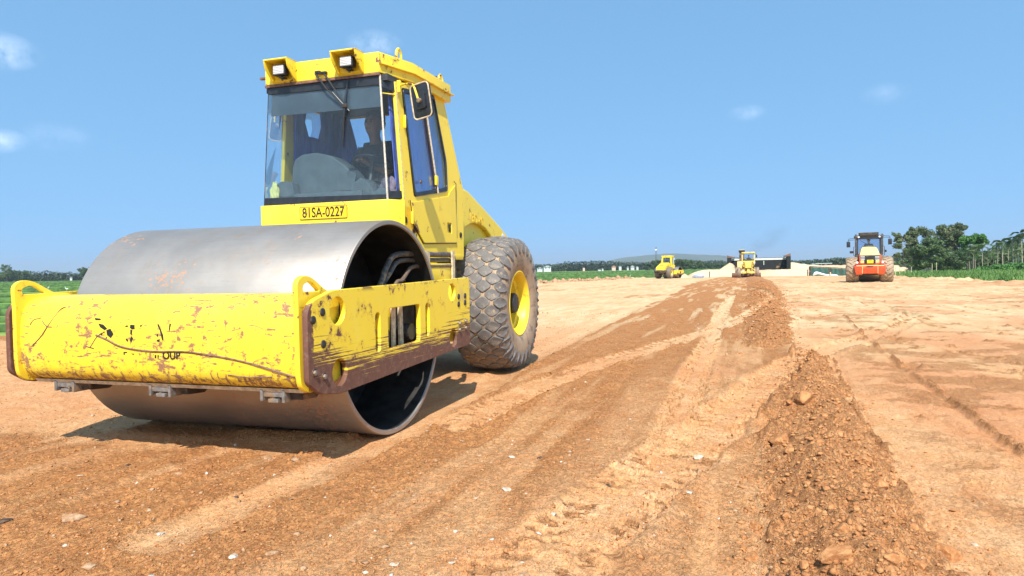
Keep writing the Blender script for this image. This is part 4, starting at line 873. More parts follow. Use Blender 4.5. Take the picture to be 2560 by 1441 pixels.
# ---------------------------------------------------------------- orange drum roller, tail towards the viewer (its forward is local +Y)
def lug_tyre(root, cx, cy, cz, R, w, bars, mat_t='tyre', mat_l='lug', wave=.28, rimmat='orange', lift=.05):
    hw = w / 2; prof = [(-hw * .72, R * .5), (-hw * .95, R * .58), (-hw, R * .75), (-hw * .94, R * .88), (-hw * .72, R * .955), (0, R * .97), (hw * .72, R * .955), (hw * .94, R * .88), (hw, R * .75), (hw * .95, R * .58), (hw * .72, R * .5)]
    ty = MB().lathe(prof, (0, 0, 0), 0, 48).build('tyre', M[mat_t], root, smooth=50); ty.location = (cx, cy, cz)
    b = MB()
    for s in (-1, 1):
        vs = []; r0 = R * .95
        for k, (u, t) in enumerate(((.04, 0), (.45, wave * .45), (.80, wave * .8), (1.02, wave))):
            rr = float(np.interp(u, [0, .72, .94, 1.02], [R * .97, R * .955, R * .88, R * .82]))
            for dt, lf in ((-.055, 0), (-.04, lift), (.04, lift), (.055, 0)):
                a = t + dt; vs.append((s * hw * u, (rr + lf) * math.sin(a), (rr + lf) * math.cos(a)))
        fs = [(i * 4 + j, i * 4 + j + 1, i * 4 + j + 5, i * 4 + j + 4) for i in range(3) for j in range(3)] + [(0, 1, 2, 3), (12, 15, 14, 13)]
        me = MB().add(vs, fs).mesh('tread_bar', smooth=20); me.materials.append(M[mat_l])
        for k in range(bars):
            o = link('tread_bar', me, None, ty); o.rotation_euler = ((k + (.5 if s > 0 else 0)) * 2 * PI / bars, 0, 0)
    MB().lathe([(-hw * .7, R * .52), (-hw * .5, R * .48), (-hw * .3, R * .2), (-hw * .3, .001)], (0, 0, 0), 0, 32).lathe([(hw * .7, R * .52), (hw * .5, R * .48), (hw * .3, R * .2), (hw * .3, .001)], (0, 0, 0), 0, 32).build('wheel_rim', M[rimmat], ty)
    return ty
D = 40.9; pt = at(2175, 700, D); oy = pt.y; ox = pt.x; dv = (pt - CAM); rz = -math.atan2(dv.x, dv.y) + R_(3)
orr = empty('road_roller', (ox, oy, z0(oy) - .01), rz); tag(orr, 'orange drum roller with cream hood and black cab seen from behind, right of the windrow', 'road roller')
P_ = lambda mb, name, mat, root=None, **k: mb.build(name, M[mat], root or orr, **k)
for s in (1, -1): lug_tyre(orr, s * .90, .75, .745, .75, .68, 18, mat_l='sunlit_lug', rimmat='orange')
hd = MB(); secs = [(0.0, .54, 1.02, 1.60, .54), (.10, .54, 1.02, 1.66, .50), (.55, .53, 1.02, 1.98, .42), (1.1, .52, 1.02, 2.16, .30), (1.5, .50, 1.02, 2.20, .26)]
vs = []; 
for y, w, zb, zt, wt in secs: vs += [(-w, y, zb), (-w, y, zb + (zt - zb) * .60), (-w * .92, y, zb + (zt - zb) * .78), (-wt, y, zt), (0, y, zt + .02), (wt, y, zt), (w * .92, y, zb + (zt - zb) * .78), (w, y, zb + (zt - zb) * .60), (w, y, zb)]
fs = [(i * 9 + j, i * 9 + j + 1, (i + 1) * 9 + j + 1, (i + 1) * 9 + j) for i in range(4) for j in range(8)] + [tuple(range(9)), tuple(range(36, 45))]
hood = P_(hd.add(vs, fs), 'engine_hood', 'creamp', smooth=50)
P_(MB().box(-.55, .55, -.012, .6, 1.02, 1.16).box(-.56, -.48, -.012, .6, 1.02, 1.62).box(.48, .56, -.012, .6, 1.02, 1.62), 'hood_surround', 'orange', bevel=.02)
gr = P_(MB().box(-.30, .30, -.02, .04, 1.10, 1.60), 'rear_grille', 'black', bevel=.02)
P_(MB().box(-.50, -.30, -.014, .04, 1.33, 1.60).box(.30, .50, -.014, .04, 1.33, 1.60), 'grille_side', 'black', gr)
for s in (-1, 1):
    for z in (1.36, 1.44, 1.52): P_(MB().obox((s * .38, -.025, z), (.22, .02, .028)), 'grille_slat', 'white', gr, bevel=.004)
for z in (1.46, 1.53): P_(MB().obox((0, -.03, z), (.40, .02, .02)), 'grille_slat', 'dark', gr)
np2 = P_(MB().box(-.15, .18, -.045, -.025, 1.13, 1.33), 'number_plate', 'plateyel', bevel=.004)
text('plate_lettering', '81SA', .085, lambda c: (.015 + c[0], -.048 - c[2], 1.275 + c[1]), M['ink'], np2)
cwt = P_(MB().prism([(-.70, 1.02), (.70, 1.02), (.85, .98), (.74, .47), (.42, .47), (.38, .53), (-.38, .53), (-.42, .47), (-.74, .47), (-.85, .98)], 1, -.22, .30), 'counterweight', 'orange', bevel=.03)
P_(MB().box(-.72, .72, -.235, .0, .965, 1.02), 'bumper_edge', 'creamp', cwt, bevel=.01); P_(MB().box(-.18, .16, -.25, -.2, .93, .985), 'tow_plate', 'dark', cwt, bevel=.005)
for s in (-1, 1):
    P_(MB().box(s * .40 - .012, s * .40 + .012, -.24, -.2, .55, .95), 'weld_rib', 'creamp', cwt)
    P_(MB().box(min(s * .52, s * .74), max(s * .52, s * .74), -.10, .10, 1.02, 1.12), 'tail_lamp', 'redlens', bevel=.01)
    P_(MB().lathe([(0, .001), (0, .06), (.06, .055), (.10, .001)], (s * .66, -.06, 1.19), 1, 20), 'round_lamp', 'white')
    P_(MB().lathe([(0, .001), (0, .055), (.09, .045), (.10, .001)], (s * .55, .70, 2.69), 1, 20), 'work_lamp', 'lens')
P_(MB().box(-.54, .54, .2, 2.6, .45, 1.10), 'belly_frame', 'drum_in', bevel=.02)
# cab
P_(MB().box(-.72, .72, .85, 2.15, 1.10, 1.70), 'cab_base', 'greyp', bevel=.02)
for s in (-1, 1):
    P_(MB().box(s * .70 - .05, s * .70 + .05, .82, .92, 1.65, 2.86), 'cab_post', 'greyp', bevel=.015); P_(MB().box(s * .66 - .04, s * .66 + .04, 2.08, 2.16, 1.65, 2.80), 'cab_post', 'greyp', bevel=.015)
P_(MB().box(-.70, .70, .80, .86, 2.56, 2.66), 'window_header', 'black', bevel=.01); P_(MB().box(-.64, -.58, .83, .86, 1.7, 2.58).box(.58, .64, .83, .86, 1.7, 2.58), 'window_rubber', 'black')
rf = P_(MB().box(-.76, .76, .78, 2.25, 2.66, 2.80), 'roof', 'greyp', bevel=.03); P_(MB().box(-.52, .50, .70, 1.6, 2.76, 2.93), 'roof_box', 'dark', rf, bevel=.03); P_(MB().box(-.54, .52, .68, 1.65, 2.925, 2.95), 'roof_lid', 'greyp', rf, bevel=.008)
P_(MB().box(-.66, .66, .845, .852, 1.70, 2.60), 'rear_window', 'glass_side'); P_(MB().box(-.62, .62, 2.12, 2.127, 1.70, 2.66), 'front_window', 'glass_side')
P_(MB().box(-.25, .25, 1.30, 1.42, 1.70, 2.25), 'seat', 'seat', bevel=.04)
for s, zz in ((-1, 2.27), (1, 2.38)):
    P_(MB().tube([(s * .74, .95, zz + .36), (s * 1.06, .88, zz + .33), (s * 1.10, .86, zz + .28), (s * 1.10, .86, zz + .12)], .014, 6), 'mirror_arm', 'black'); P_(MB().tube([(s * .74, .95, zz + .27), (s * 1.08, .88, zz + .25)], .012, 6), 'mirror_arm', 'black')
    P_(MB().obox((s * 1.10, .85, zz), (.20, .06, .34), (0, 0, 0)), 'mirror', 'black', bevel=.02)
    P_(MB().tube([(s * .76, .95, 2.12), (s * .82, .90, 2.12), (s * .82, .90, 1.62), (s * .76, .95, 1.58)], .014, 6), 'grab_handle', 'black')
P_(MB().obox((-.93, .85, 1.81), (.20, .14, .14)), 'side_lamp', 'black', bevel=.02); P_(MB().obox((.86, .85, 1.84), (.12, .14, .14)), 'side_lamp', 'black', bevel=.02)
P_(MB().tube([(-.46, .84, 2.48), (-.10, .84, 2.26)], .012, 6), 'wiper', 'black')
P_(MB().lathe([(-1.05, .75), (1.05, .75), (1.05, .70), (-1.05, .70)], (0, 3.75, .75), 0, 72, closed=True), 'drum', 'drum'); P_(MB().box(-1.1, -1.07, 2.7, 4.8, .5, 1.0).box(1.07, 1.1, 2.7, 4.8, .5, 1.0).box(-1.1, 1.1, 4.7, 4.8, .5, 1.0).box(-1.1, 1.1, 2.6, 2.7, .5, 1.0), 'drum_frame', 'orange', bevel=.01)
d2 = copy_tree(driver); d2['label'] = 'driver seen from behind through the rear window of the orange roller'
d2.location = (ox + math.sin(-rz) * 1.25, oy + math.cos(rz) * 1.25, z0(oy) + 1.68); d2.rotation_euler = (0, 0, rz + PI); d2.scale = (1.05,) * 3

# ---------------------------------------------------------------- motor grader coming towards the viewer (its front is local -Y)
D = 86; pt = at(1871, 694.5, D); dv = pt - CAM; grz = -math.atan2(dv.x, dv.y)
gr_ = empty('motor_grader', (pt.x, pt.y, z0(pt.y) - .03), grz); tag(gr_, 'faded yellow motor grader facing the viewer and spreading soil in the middle distance', 'motor grader')
Q = lambda mb, name, mat='grader', **k: mb.build(name, M[mat], gr_, **k)
for s in (1, -1): lug_tyre(gr_, s * 1.07, 0, .66, .66, .36, 20, rimmat='grader', lift=.02)
for s in (1, -1):
    for yy in (5.2, 6.7): lug_tyre(gr_, s * 1.07 - .35, yy, .66, .66, .38, 16, rimmat='grader', lift=.03)
Q(MB().prism([(-1.0, .55), (1.0, .55), (.6, .78), (-.6, .78)], 1, -.12, .12), 'front_axle', bevel=.02)
Q(MB().prism([(-.35, .6), (-.35, 1.6), (.6, 1.75), (3.2, 2.0), (3.2, 1.6), (.7, 1.35), (.1, .6)], 0, -.16, .16), 'gooseneck_frame', bevel=.03)
Q(MB().prism([(-.35, 1.2), (.35, 1.2), (.38, 1.85), (.2, 2.05), (-.2, 2.05), (-.38, 1.85)], 1, -.5, -.1), 'front_pump_box', bevel=.03)
for s in (-1, 1):
    Q(MB().tube([(s * .55, .9, 2.05), (s * .42, 1.1, 1.0)], .07, 10).tube([(s * .42, 1.1, 1.0), (s * .36, 1.2, .55)], .04, 8), 'lift_cylinder'); Q(MB().tube([(s * .75, .2, 1.75), (s * .25, .5, .85)], .05, 8), 'tilt_cylinder'); Q(MB().tube([(s * .95, -.1, .75), (s * .2, -.1, 1.35)], .045, 8), 'lean_cylinder')
    Q(MB().obox((s * .55, .7, 2.02), (.5, .18, .14)), 'cylinder_yoke', bevel=.02); Q(MB().lathe([(0, .001), (0, .10), (.12, .07), (.13, .001)], (s * .72, -.2, 1.85), 1, 18), 'head_lamp', 'lens'); Q(MB().tube([(s * .72, -.1, 1.8), (s * .3, 0, 1.6)], .03, 6), 'lamp_bracket')
Q(MB().lathe([(0, .78), (.12, .80), (.14, .62), (.0, .60)], (0, 1.7, .62), 2, 40, closed=True), 'blade_circle', 'grader')
Q(MB().tube([(-.7, 1.6, .62), (0, -.1, .70), (.7, 1.6, .62)], .07, 8), 'draw_bar', 'grader')
bl = MB(); pr = [(.10, .02), (-.04, .20), (-.08, .38), (-.02, .56), (.08, .62), (.11, .60), (.0, .54), (-.05, .38), (-.01, .20), (.13, .03)]; bl.prism(pr, 0, -1.75, 1.75)
b = Q(bl, 'blade', 'rust', bevel=.004); b.location = (-.25, 1.9, 0); b.rotation_euler = (0, 0, R_(-9))
cab = MB()
for s in (-1, 1): cab.box(s * .72 - .05, s * .72 + .05, 2.9, 3.0, 1.55, 3.08).box(s * .70 - .05, s * .70 + .05, 4.1, 4.2, 1.55, 3.08)
Q(cab, 'cab_post', bevel=.01); Q(MB().box(-.80, .80, 2.75, 4.35, 3.05, 3.22), 'cab_roof', bevel=.04); Q(MB().box(-.74, .74, 2.9, 4.2, 1.75, 2.10), 'cab_base', bevel=.02); Q(MB().box(-.40, .40, 2.9, 4.2, .8, 1.75), 'transmission_case', 'dark', bevel=.02)
Q(MB().box(-.68, .68, 2.925, 2.932, 2.30, 3.04), 'cab_glass', 'glass_side'); Q(MB().box(-.68, .68, 2.90, 2.94, 2.10, 2.34), 'dash_panel', 'dark')
Q(MB().box(-.72, .72, 4.25, 7.4, 1.1, 1.95).box(-.66, .66, 4.4, 7.2, 1.95, 2.05), 'engine_body', 'dark', bevel=.04); pan = Q(MB().box(-1.32, -.74, 2.5, 3.3, 1.15, 2.05), 'side_tank', 'creamp', bevel=.03); Q(MB().box(-1.28, -.78, 2.55, 3.2, .85, 1.14), 'battery_box', 'dark', bevel=.02)  # engine body coloured dark to stand in for shade; its own paint is yellow
for s in (1, -1): Q(MB().tube([(s * .80, 3.0, 2.9), (s * .98, 2.9, 2.85)], .02, 6).obox((s * .98, 2.9, 2.68), (.16, .05, .34)), 'mirror', 'black', bevel=.01)
d3 = copy_tree(driver); d3['label'] = 'driver behind the windscreen of the motor grader'
w_ = Matrix.Rotation(grz, 3, 'Z') @ Vector((.05, 3.6, 0)); d3.location = (pt.x + w_.x, pt.y + w_.y, z0(pt.y) + 1.92); d3.rotation_euler = (0, 0, grz)

# ---------------------------------------------------------------- hills
def hill(name, label, crest, D, depth, mat):   # crest: (pixel x, pixel y) points of the ridge line, D metres off
    xs = np.linspace(crest[0][0], crest[-1][0], 120); ys = np.interp(xs, [c_[0] for c_ in crest], [c_[1] for c_ in crest])
    H = np.array([at(x, y, D).z - FIELD_Z for x, y in zip(xs, ys)]); H = np.maximum(H, .5) * (1 + (fbm(xs * .05, xs * 0, 4, 7) - .5) * .06)
    P = np.array([[at(x, 690, D).x, at(x, 690, D).y] for x in xs]); V = []; M_ = 30
    for j in range(M_):
        t = j / (M_ - 1) * 2 - 1; k = (1 - abs(t)) ** .8
        for i in range(120):
            q = P[i] + np.array([CF.x, CF.y]) * t * depth
            V.append((q[0], q[1], FIELD_Z - 1 + H[i] * k * (1 - .25 * (1 - k) * fbm(np.array([i * .13]), np.array([j * .3]), 3, 9)[0] * (k < .99))))
    F = [(j * 120 + i, j * 120 + i + 1, (j + 1) * 120 + i + 1, (j + 1) * 120 + i) for j in range(M_ - 1) for i in range(119)]
    return tag(link(name, np_mesh(name, V, F, True), mat), label, kind='structure')
n = NT('wooded_hillside'); f = n.noise(n.obj, .012, 8, .7); f2 = n.noise(n.obj, .004, 3)
M['hill'] = n.bsdf(n.mix(n.step(n.math('ADD', n.math('MULTIPLY', f, .6), n.math('MULTIPLY', f2, .4)), .38, .6), (.025, .05, .025), (.07, .095, .04)), .95)
hill('hill', 'long low wooded hill behind the coconut tree line', [(1496, 668), (1512, 656), (1540, 647), (1575, 641), (1620, 637), (1665, 633), (1700, 633), (1740, 636), (1790, 637), (1830, 641), (1880, 646), (1960, 652), (2050, 668)], 4200, 700, M['hill'])
hill('hill', 'small hazy blue hill far behind the fields, left of the long hill', [(1375, 668), (1395, 660), (1412, 657), (1425, 659), (1450, 668)], 6500, 400, M['hill'])
hill('hill', 'faint low ridge on the horizon at the far left of the gap', [(1290, 668), (1340, 660), (1362, 661), (1400, 670)], 7000, 400, M['hill'])

# ---------------------------------------------------------------- haze
hz = NT('pale_air')
pv = hz.node('ShaderNodeVolumePrincipled', {'Color': (.78, .83, .88), 'Density': .00019, 'Anisotropy': .2}); hz.t.links.new(pv.outputs[0], hz.out.inputs['Volume'])
c0 = Vector((CAM.x, CAM.y, 0)) + U2 * 3400
mb = MB(); mb.obox((c0.x, c0.y, 62), (9600, 9600, 129), (0, 0, -HEAD)); tag(mb.build('haze', hz.m, smooth=0), 'pale summer haze filling the air over the fields', kind='stuff')

# ---------------------------------------------------------------- leaves
def mat_leaf(name, a, b, sc=.8):
    n = NT(name); f = n.noise(n.obj, sc, 4, .7); r = n.node('ShaderNodeObjectInfo').outputs['Random']
    c = n.mix(n.step(n.math('ADD', f, n.math('MULTIPLY', n.math('SUBTRACT', r, .5), .15)), .35, .65), a, b)
    d = n.node('ShaderNodeBsdfPrincipled', {'Base Color': c, 'Roughness': .6}).outputs[0]; t = n.node('ShaderNodeBsdfTranslucent', {0: c}).outputs[0]
    n.t.links.new(n.node('ShaderNodeMixShader', {0: .25, 1: d, 2: t}).outputs[0], n.out.inputs[0]); return n.m
M['leaf_olive'] = mat_leaf('olive_leaves', (.085, .115, .042), (.19, .215, .095)); M['leaf_dark'] = mat_leaf('dark_leaves', (.05, .09, .03), (.13, .19, .06))
M['leaf_bright'] = mat_leaf('bright_leaves', (.045, .135, .022), (.10, .24, .04)); M['leaf_palm'] = mat_leaf('palm_leaves', (.05, .09, .03), (.13, .18, .06)); M['leaf_far'] = mat_leaf('distant_leaves', (.030, .055, .025), (.07, .10, .045), .12)
M['weed'] = mat_leaf('tall_weeds', (.075, .16, .025), (.16, .27, .05), .5)
M['bark'] = plain('pale_grey_bark', (.28, .24, .18), .9, 0, .35, 6, .5); M['bark_dark'] = plain('dark_bark', (.07, .055, .04), .9, 0, .35, 6, .5)
def leaf_quads(C, size, n_each, spread, flat=.7, r=rng):
    C = np.repeat(np.asarray(C), n_each, axis=0); N = len(C)
    d = r.normal(size=(N, 3)); d /= np.linalg.norm(d, axis=1)[:, None]; C = C + d * (r.random((N, 1)) ** .5) * np.asarray(spread)
    a = r.normal(size=(N, 3)); a[:, 2] *= flat; a /= np.linalg.norm(a, axis=1)[:, None]; b = np.cross(a, r.normal(size=(N, 3))); b /= np.linalg.norm(b, axis=1)[:, None]
    s = size * (.6 + .8 * r.random((N, 1))); a = a * s; b = b * s * .45
    V = np.stack([C - a, C + b, C + a, C - b], 1).reshape(-1, 3); F = np.arange(4 * N).reshape(-1, 4); return V, F
def make_tree(label, base, H, W, leaf, clear=.25, shape='round', dens=1.0, leafsize=.28, group=None, bark='bark_dark', limbs=11, seed=0, thin=.02):
    r = np.random.default_rng(100 + seed); rd = random.Random(seed)
    root = empty('broadleaf_tree', base); tag(root, label, 'tree', group)
    mb = MB(); top = H * .92; lean = rd.uniform(-.04, .04) * H
    tr = [(lean * (k / 6) ** 1.5 + rd.uniform(-.01, .01) * H, rd.uniform(-.01, .01) * H, top * k / 6 - (.3 if k == 0 else 0)) for k in range(7)]
    mb.tube(tr, [thin * H * (1 - .85 * k / 6) for k in range(7)], 7); cent = []
    for i in range(limbs * 3):
        t = clear + (1 - clear) * rd.random() ** .9 * .95; p = Vector(tr[min(5, int(t * 6))]).lerp(Vector(tr[min(6, int(t * 6) + 1)]), (t * 6) % 1)
        u = (t - clear) / (1 - clear)
        wr = {'round': math.sin(PI * min(1, .12 + u * .95)) ** .6, 'cone': (1 - u) ** .7 * .95 + .08, 'umbrella': .35 + .65 * sm(np.array(u), .2, .75).item(), 'column': .8}[shape]
        a = rd.uniform(0, 2 * PI); L = W * .5 * wr * rd.uniform(.55, 1.0)
        q = p + Vector((math.cos(a) * L, math.sin(a) * L, L * rd.uniform(.15, .65))); q.z = min(q.z, H * (1 - .03 * rd.random()))
        m = p.lerp(q, .5) + Vector((0, 0, -L * .06)); mb.tube([p, m, q], [thin * H * .32, thin * H * .2, thin * H * .06], 5)
        cent += [q, m.lerp(q, .5)]
        for _ in range(2): cent.append(q + Vector((rd.uniform(-1, 1), rd.uniform(-1, 1), rd.uniform(-.7, .7))) * W * .12)
    cent.append(Vector(tr[-1]))
    mb.build('trunk', M[bark], root)
    n_each = max(6, int(75 * dens)); sp = np.array([W * .12, W * .12, W * .09]) * (1 if dens > .5 else .8)
    V, F = leaf_quads([tuple(c_) for c_ in cent], leafsize, n_each, sp, r=r); link('crown', np_mesh('crown', V, F), M[leaf], root); return root
def ground_at(px, D, z=FIELD_Z): p = at(px, 690, D); return Vector((p.x, p.y, z))
GT = 'broadleaf trees on the right beyond the road'
T = [  # px, base D, top px y, width px, shape, leaf, density, label
    (2258, 150, 583, 58, 'column', 'leaf_olive', .30, .25, 'thin sparse tree with open airy crown at the left end of the right-hand trees'),
    (2283, 156, 562, 48, 'cone', 'leaf_olive', .8, .3, 'tallest pointed grey green tree among the right-hand trees'),
    (2322, 146, 596, 84, 'round', 'leaf_dark', 1.25, .12, 'dense dark green bushy tree with a pale trunk in front of the tall trees'),
    (2345, 168, 574, 84, 'umbrella', 'leaf_olive', .8, .42, 'olive green tree with rounded top behind the dense dark tree'),
    (2380, 160, 565, 62, 'umbrella', 'leaf_olive', .8, .48, 'tall olive tree with pale straight trunk and domed heads'),
    (2372, 150, 638, 72, 'round', 'leaf_dark', 1.2, .08, 'low dark bushy tree under the tall olive trees'),
    (2424, 158, 592, 66, 'umbrella', 'leaf_bright', 1.3, .45, 'bright green umbrella shaped tree above slender palm trunks'),
    (2300, 175, 612, 60, 'round', 'leaf_dark', 1.0, .1, 'dark tree filling the gap behind the tallest pointed tree'),
    (2402, 178, 622, 50, 'round', 'leaf_dark', 1.0, .1, 'dark tree between the olive trees and the bright umbrella tree')]
for i, (px, D, ty_, w, shp, lf, dn, cl, lab) in enumerate(T):
    b = ground_at(px, D); H = at(px, ty_, D).z - FIELD_Z
    make_tree(lab, b, H, w / FPX * D, lf, cl, shp, dn, .24, GT, 'bark' if 'pale' in lab or 'sparse' in lab else 'bark_dark', seed=i, thin=.012)
# areca and coconut palms
def frond_mesh(L, n_leaf, droop, name='frond', lw=.10):
    V = []; F = []; pts = []
    for k in range(9): t = k / 8; pts.append(Vector((L * t * (1 - .22 * t), 0, L * (.55 * t - droop * t * t))))
    def quad(a, b, c_, d): V.extend([tuple(a), tuple(b), tuple(c_), tuple(d)]); F.append((len(V) - 4, len(V) - 3, len(V) - 2, len(V) - 1))
    for a, b in zip(pts[:-1], pts[1:]): quad(a + Vector((0, .03, 0)), a - Vector((0, .03, 0)), b - Vector((0, .02, 0)), b + Vector((0, .02, 0)))
    for i in range(n_leaf):
        t = .15 + .85 * i / (n_leaf - 1); k = min(7, int(t * 8)); p = pts[k].lerp(pts[k + 1], t * 8 - k); l = L * .30 * math.sin(PI * (.15 + .8 * t)) + .05
        for s in (-1, 1):
            e = p + Vector((l * .45, s * l * .8, -l * .35)); quad(p - Vector((lw, 0, 0)) * .5, p + Vector((lw, 0, 0)) * .5, e + Vector((lw * .3, 0, 0)), e - Vector((lw * .3, 0, 0)))
    me = np_mesh(name, V, F); me.materials.append(M['leaf_palm']); return me
FR_A = frond_mesh(1.7, 10, 1.15, lw=.16); FR_C = frond_mesh(2.2, 13, 1.2, lw=.22)
def palm(label, base, H, group, coco=False, seed=0, nf=11):
    rd = random.Random(seed * 7 + 3); root = empty('palm_tree', base); tag(root, label, 'palm tree', group)
    ln = rd.uniform(-.5, .5) if coco else rd.uniform(-.12, .12); r = .13 if coco else .075
    MB().tube([(ln * t * t, 0, H * t - (.3 if t == 0 else 0)) for t in (0, .35, .7, 1)], [r * 1.3, r, r, r * .9], 7).build('trunk', M['bark'], root)
    for k in range(nf):
        o = link('frond', FR_C if coco else FR_A, None, root); o.location = (ln, 0, H - .05); tilt = (-1.1, -.2, .45, -.6, .15)[k % 5] + rd.uniform(-.15, .15)
        o.rotation_euler = (0, tilt * .8, 2 * PI * k / nf * 2.4 + rd.uniform(-.2, .2))
    return root
GP = 'slender palms on the right'
PL = [(2418, 152, 628, 0, 'palm standing left of the cluster of slender pale trunks under the bright tree'), (2423, 150, 632, 0, 'palm with the first pale trunk of the cluster under the bright tree'), (2427, 153, 620, 0, 'palm second in the cluster of slender trunks under the bright tree'), (2433, 156, 626, 0, 'palm in the middle of the cluster of slender trunks'), (2438, 151, 622, 0, 'palm at the right of the cluster of slender trunks'),
      (2456, 150, 617, 0, 'lone slender palm clear against the sky between the bright tree and the palm grove'), (2470, 158, 633, 0, 'shorter palm just right of the lone palm'), (2494, 150, 613, 0, 'first tall palm of the grove at the right with a pale lower trunk'), (2507, 158, 606, 1, 'coconut palm behind the first tall palm of the grove'), (2521, 163, 609, 0, 'palm in the middle of the right-hand grove'),
      (2533, 150, 600, 1, 'broad coconut palm right of the middle of the grove'), (2546, 158, 596, 1, 'coconut palm near the right picture edge'), (2556, 150, 585, 1, 'tallest coconut palm at the right picture edge'), (2484, 168, 640, 0, 'low palm left of the grove in front of dark undergrowth'), (2512, 172, 640, 0, 'low palm under the crowns of the grove'), (2448, 170, 645, 0, 'low palm behind the lone slender palm'), (2574, 154, 590, 1, 'coconut palm just beyond the right picture edge'), (2540, 148, 630, 0, 'short palm in front of the broad coconut palm'), (2462, 176, 648, 0, 'small palm deep behind the lone palm')]
for i, (px, D, ty_, co, lab) in enumerate(PL):
    b = ground_at(px, D); H = at(px, ty_, D).z - FIELD_Z; palm(lab, b, H, GP, bool(co), i, 13 if co else 11)
# undergrowth and tree belts far off: one mass each
def belt(name, label, x0, x1, D, hpx, n, leaf, size, depth, palms=0, seed=0, kind='stuff', base=FIELD_Z, lift=.0):
    r = np.random.default_rng(seed); V0 = []; F0 = []; nb = 0; C = []
    for i in range(n):
        px = x0 + (x1 - x0) * r.random(); d = D + depth * r.random(); h = hpx(px) / FPX * D * (.55 + .45 * r.random()); p = ground_at(px, d, base); w = h * .35
        for k in range(9): C.append((p.x + r.normal() * w, p.y + r.normal() * w, base + lift + h * (.05 + .9 * (k + r.random()) / 9)))
    V, F = leaf_quads(C, size, 16, (hpx((x0 + x1) / 2) / FPX * D * .16,) * 3, r=r); V0.append(V); F0.append(F); nb = len(V)
    for i in range(palms):
        px = x0 + (x1 - x0) * (i + r.random()) / palms; d = D + depth * .4 * r.random(); h = hpx(px) / FPX * D * (.95 + .28 * r.random()); p = ground_at(px, d, base); P_v = []; P_f = []
        for k in range(9):
            a = 2 * PI * k / 9 + r.random(); L = size * 3.2 * (.8 + .4 * r.random()); e = r.uniform(-.4, .6); c_ = np.array([p.x, p.y, base + h]); t = np.array([math.cos(a), math.sin(a), 0]); q = np.array([-t[1], t[0], 0]) * L * .16
            m = c_ + t * L * .55 + np.array([0, 0, L * e * .6]); en = c_ + t * L + np.array([0, 0, L * (e * .4 - .35)]); P_v += [c_ - q * .3, c_ + q * .3, m + q, m - q, m - q, m + q, en + q * .2, en - q * .2]; b = len(P_v) - 8; P_f += [(b, b + 1, b + 2, b + 3), (b + 4, b + 5, b + 6, b + 7)]
        w = .1 * size / .6; P_v += [(p.x - w, p.y, base), (p.x + w, p.y, base), (p.x + w, p.y, base + h), (p.x - w, p.y, base + h)]; b = len(P_v) - 4; P_f.append((b, b + 1, b + 2, b + 3))
        V0.append(np.array(P_v)); F0.append(np.array(P_f) + nb); nb += len(P_v)
    o = link(name, np_mesh(name, np.concatenate(V0), np.concatenate(F0)), M[leaf]); return tag(o, label, kind=kind)
cx = lambda pts: (lambda px: float(np.interp(px, [p[0] for p in pts], [p[1] for p in pts])))
belt('undergrowth', 'dark tangled undergrowth beneath the right-hand trees and palms', 2236, 2640, 172, cx([(2236, 24), (2290, 40), (2400, 40), (2480, 54), (2560, 78), (2640, 84)]), 520, 'leaf_dark', .42, 26, 0, 1)
belt('shrubbery', 'low leafy shrubs in front of the palm grove', 2425, 2620, 132, cx([(2425, 8), (2460, 18), (2520, 24), (2600, 30)]), 150, 'leaf_bright', .22, 14, 0, 2)
belt('tree_belt', 'distant belt of coconut palms and houses across the fields behind the distant roller', 1250, 1850, 600, cx([(1250, 13), (1385, 15), (1420, 19), (1500, 19), (1560, 17), (1620, 15), (1850, 16)]), 620, 'leaf_far', 1.0, 60, 120, 3)
belt('tree_belt', 'distant belt of trees behind the sand embankment at the right', 1960, 2300, 420, cx([(1960, 14), (2060, 17), (2120, 19), (2300, 22)]), 320, 'leaf_far', .9, 60, 60, 4, lift=.6)
belt('tree_belt', 'distant tree belt beyond the fields at the far left', -200, 330, 520, cx([(-200, 16), (0, 20), (30, 19), (80, 20), (150, 19), (200, 14), (330, 15)]), 420, 'leaf_far', .9, 50, 60, 5)
belt('tree_belt', 'distant tree belt hidden mostly behind the large roller', 330, 1260, 620, lambda px: 16, 500, 'leaf_far', 1.1, 60, 40, 6)
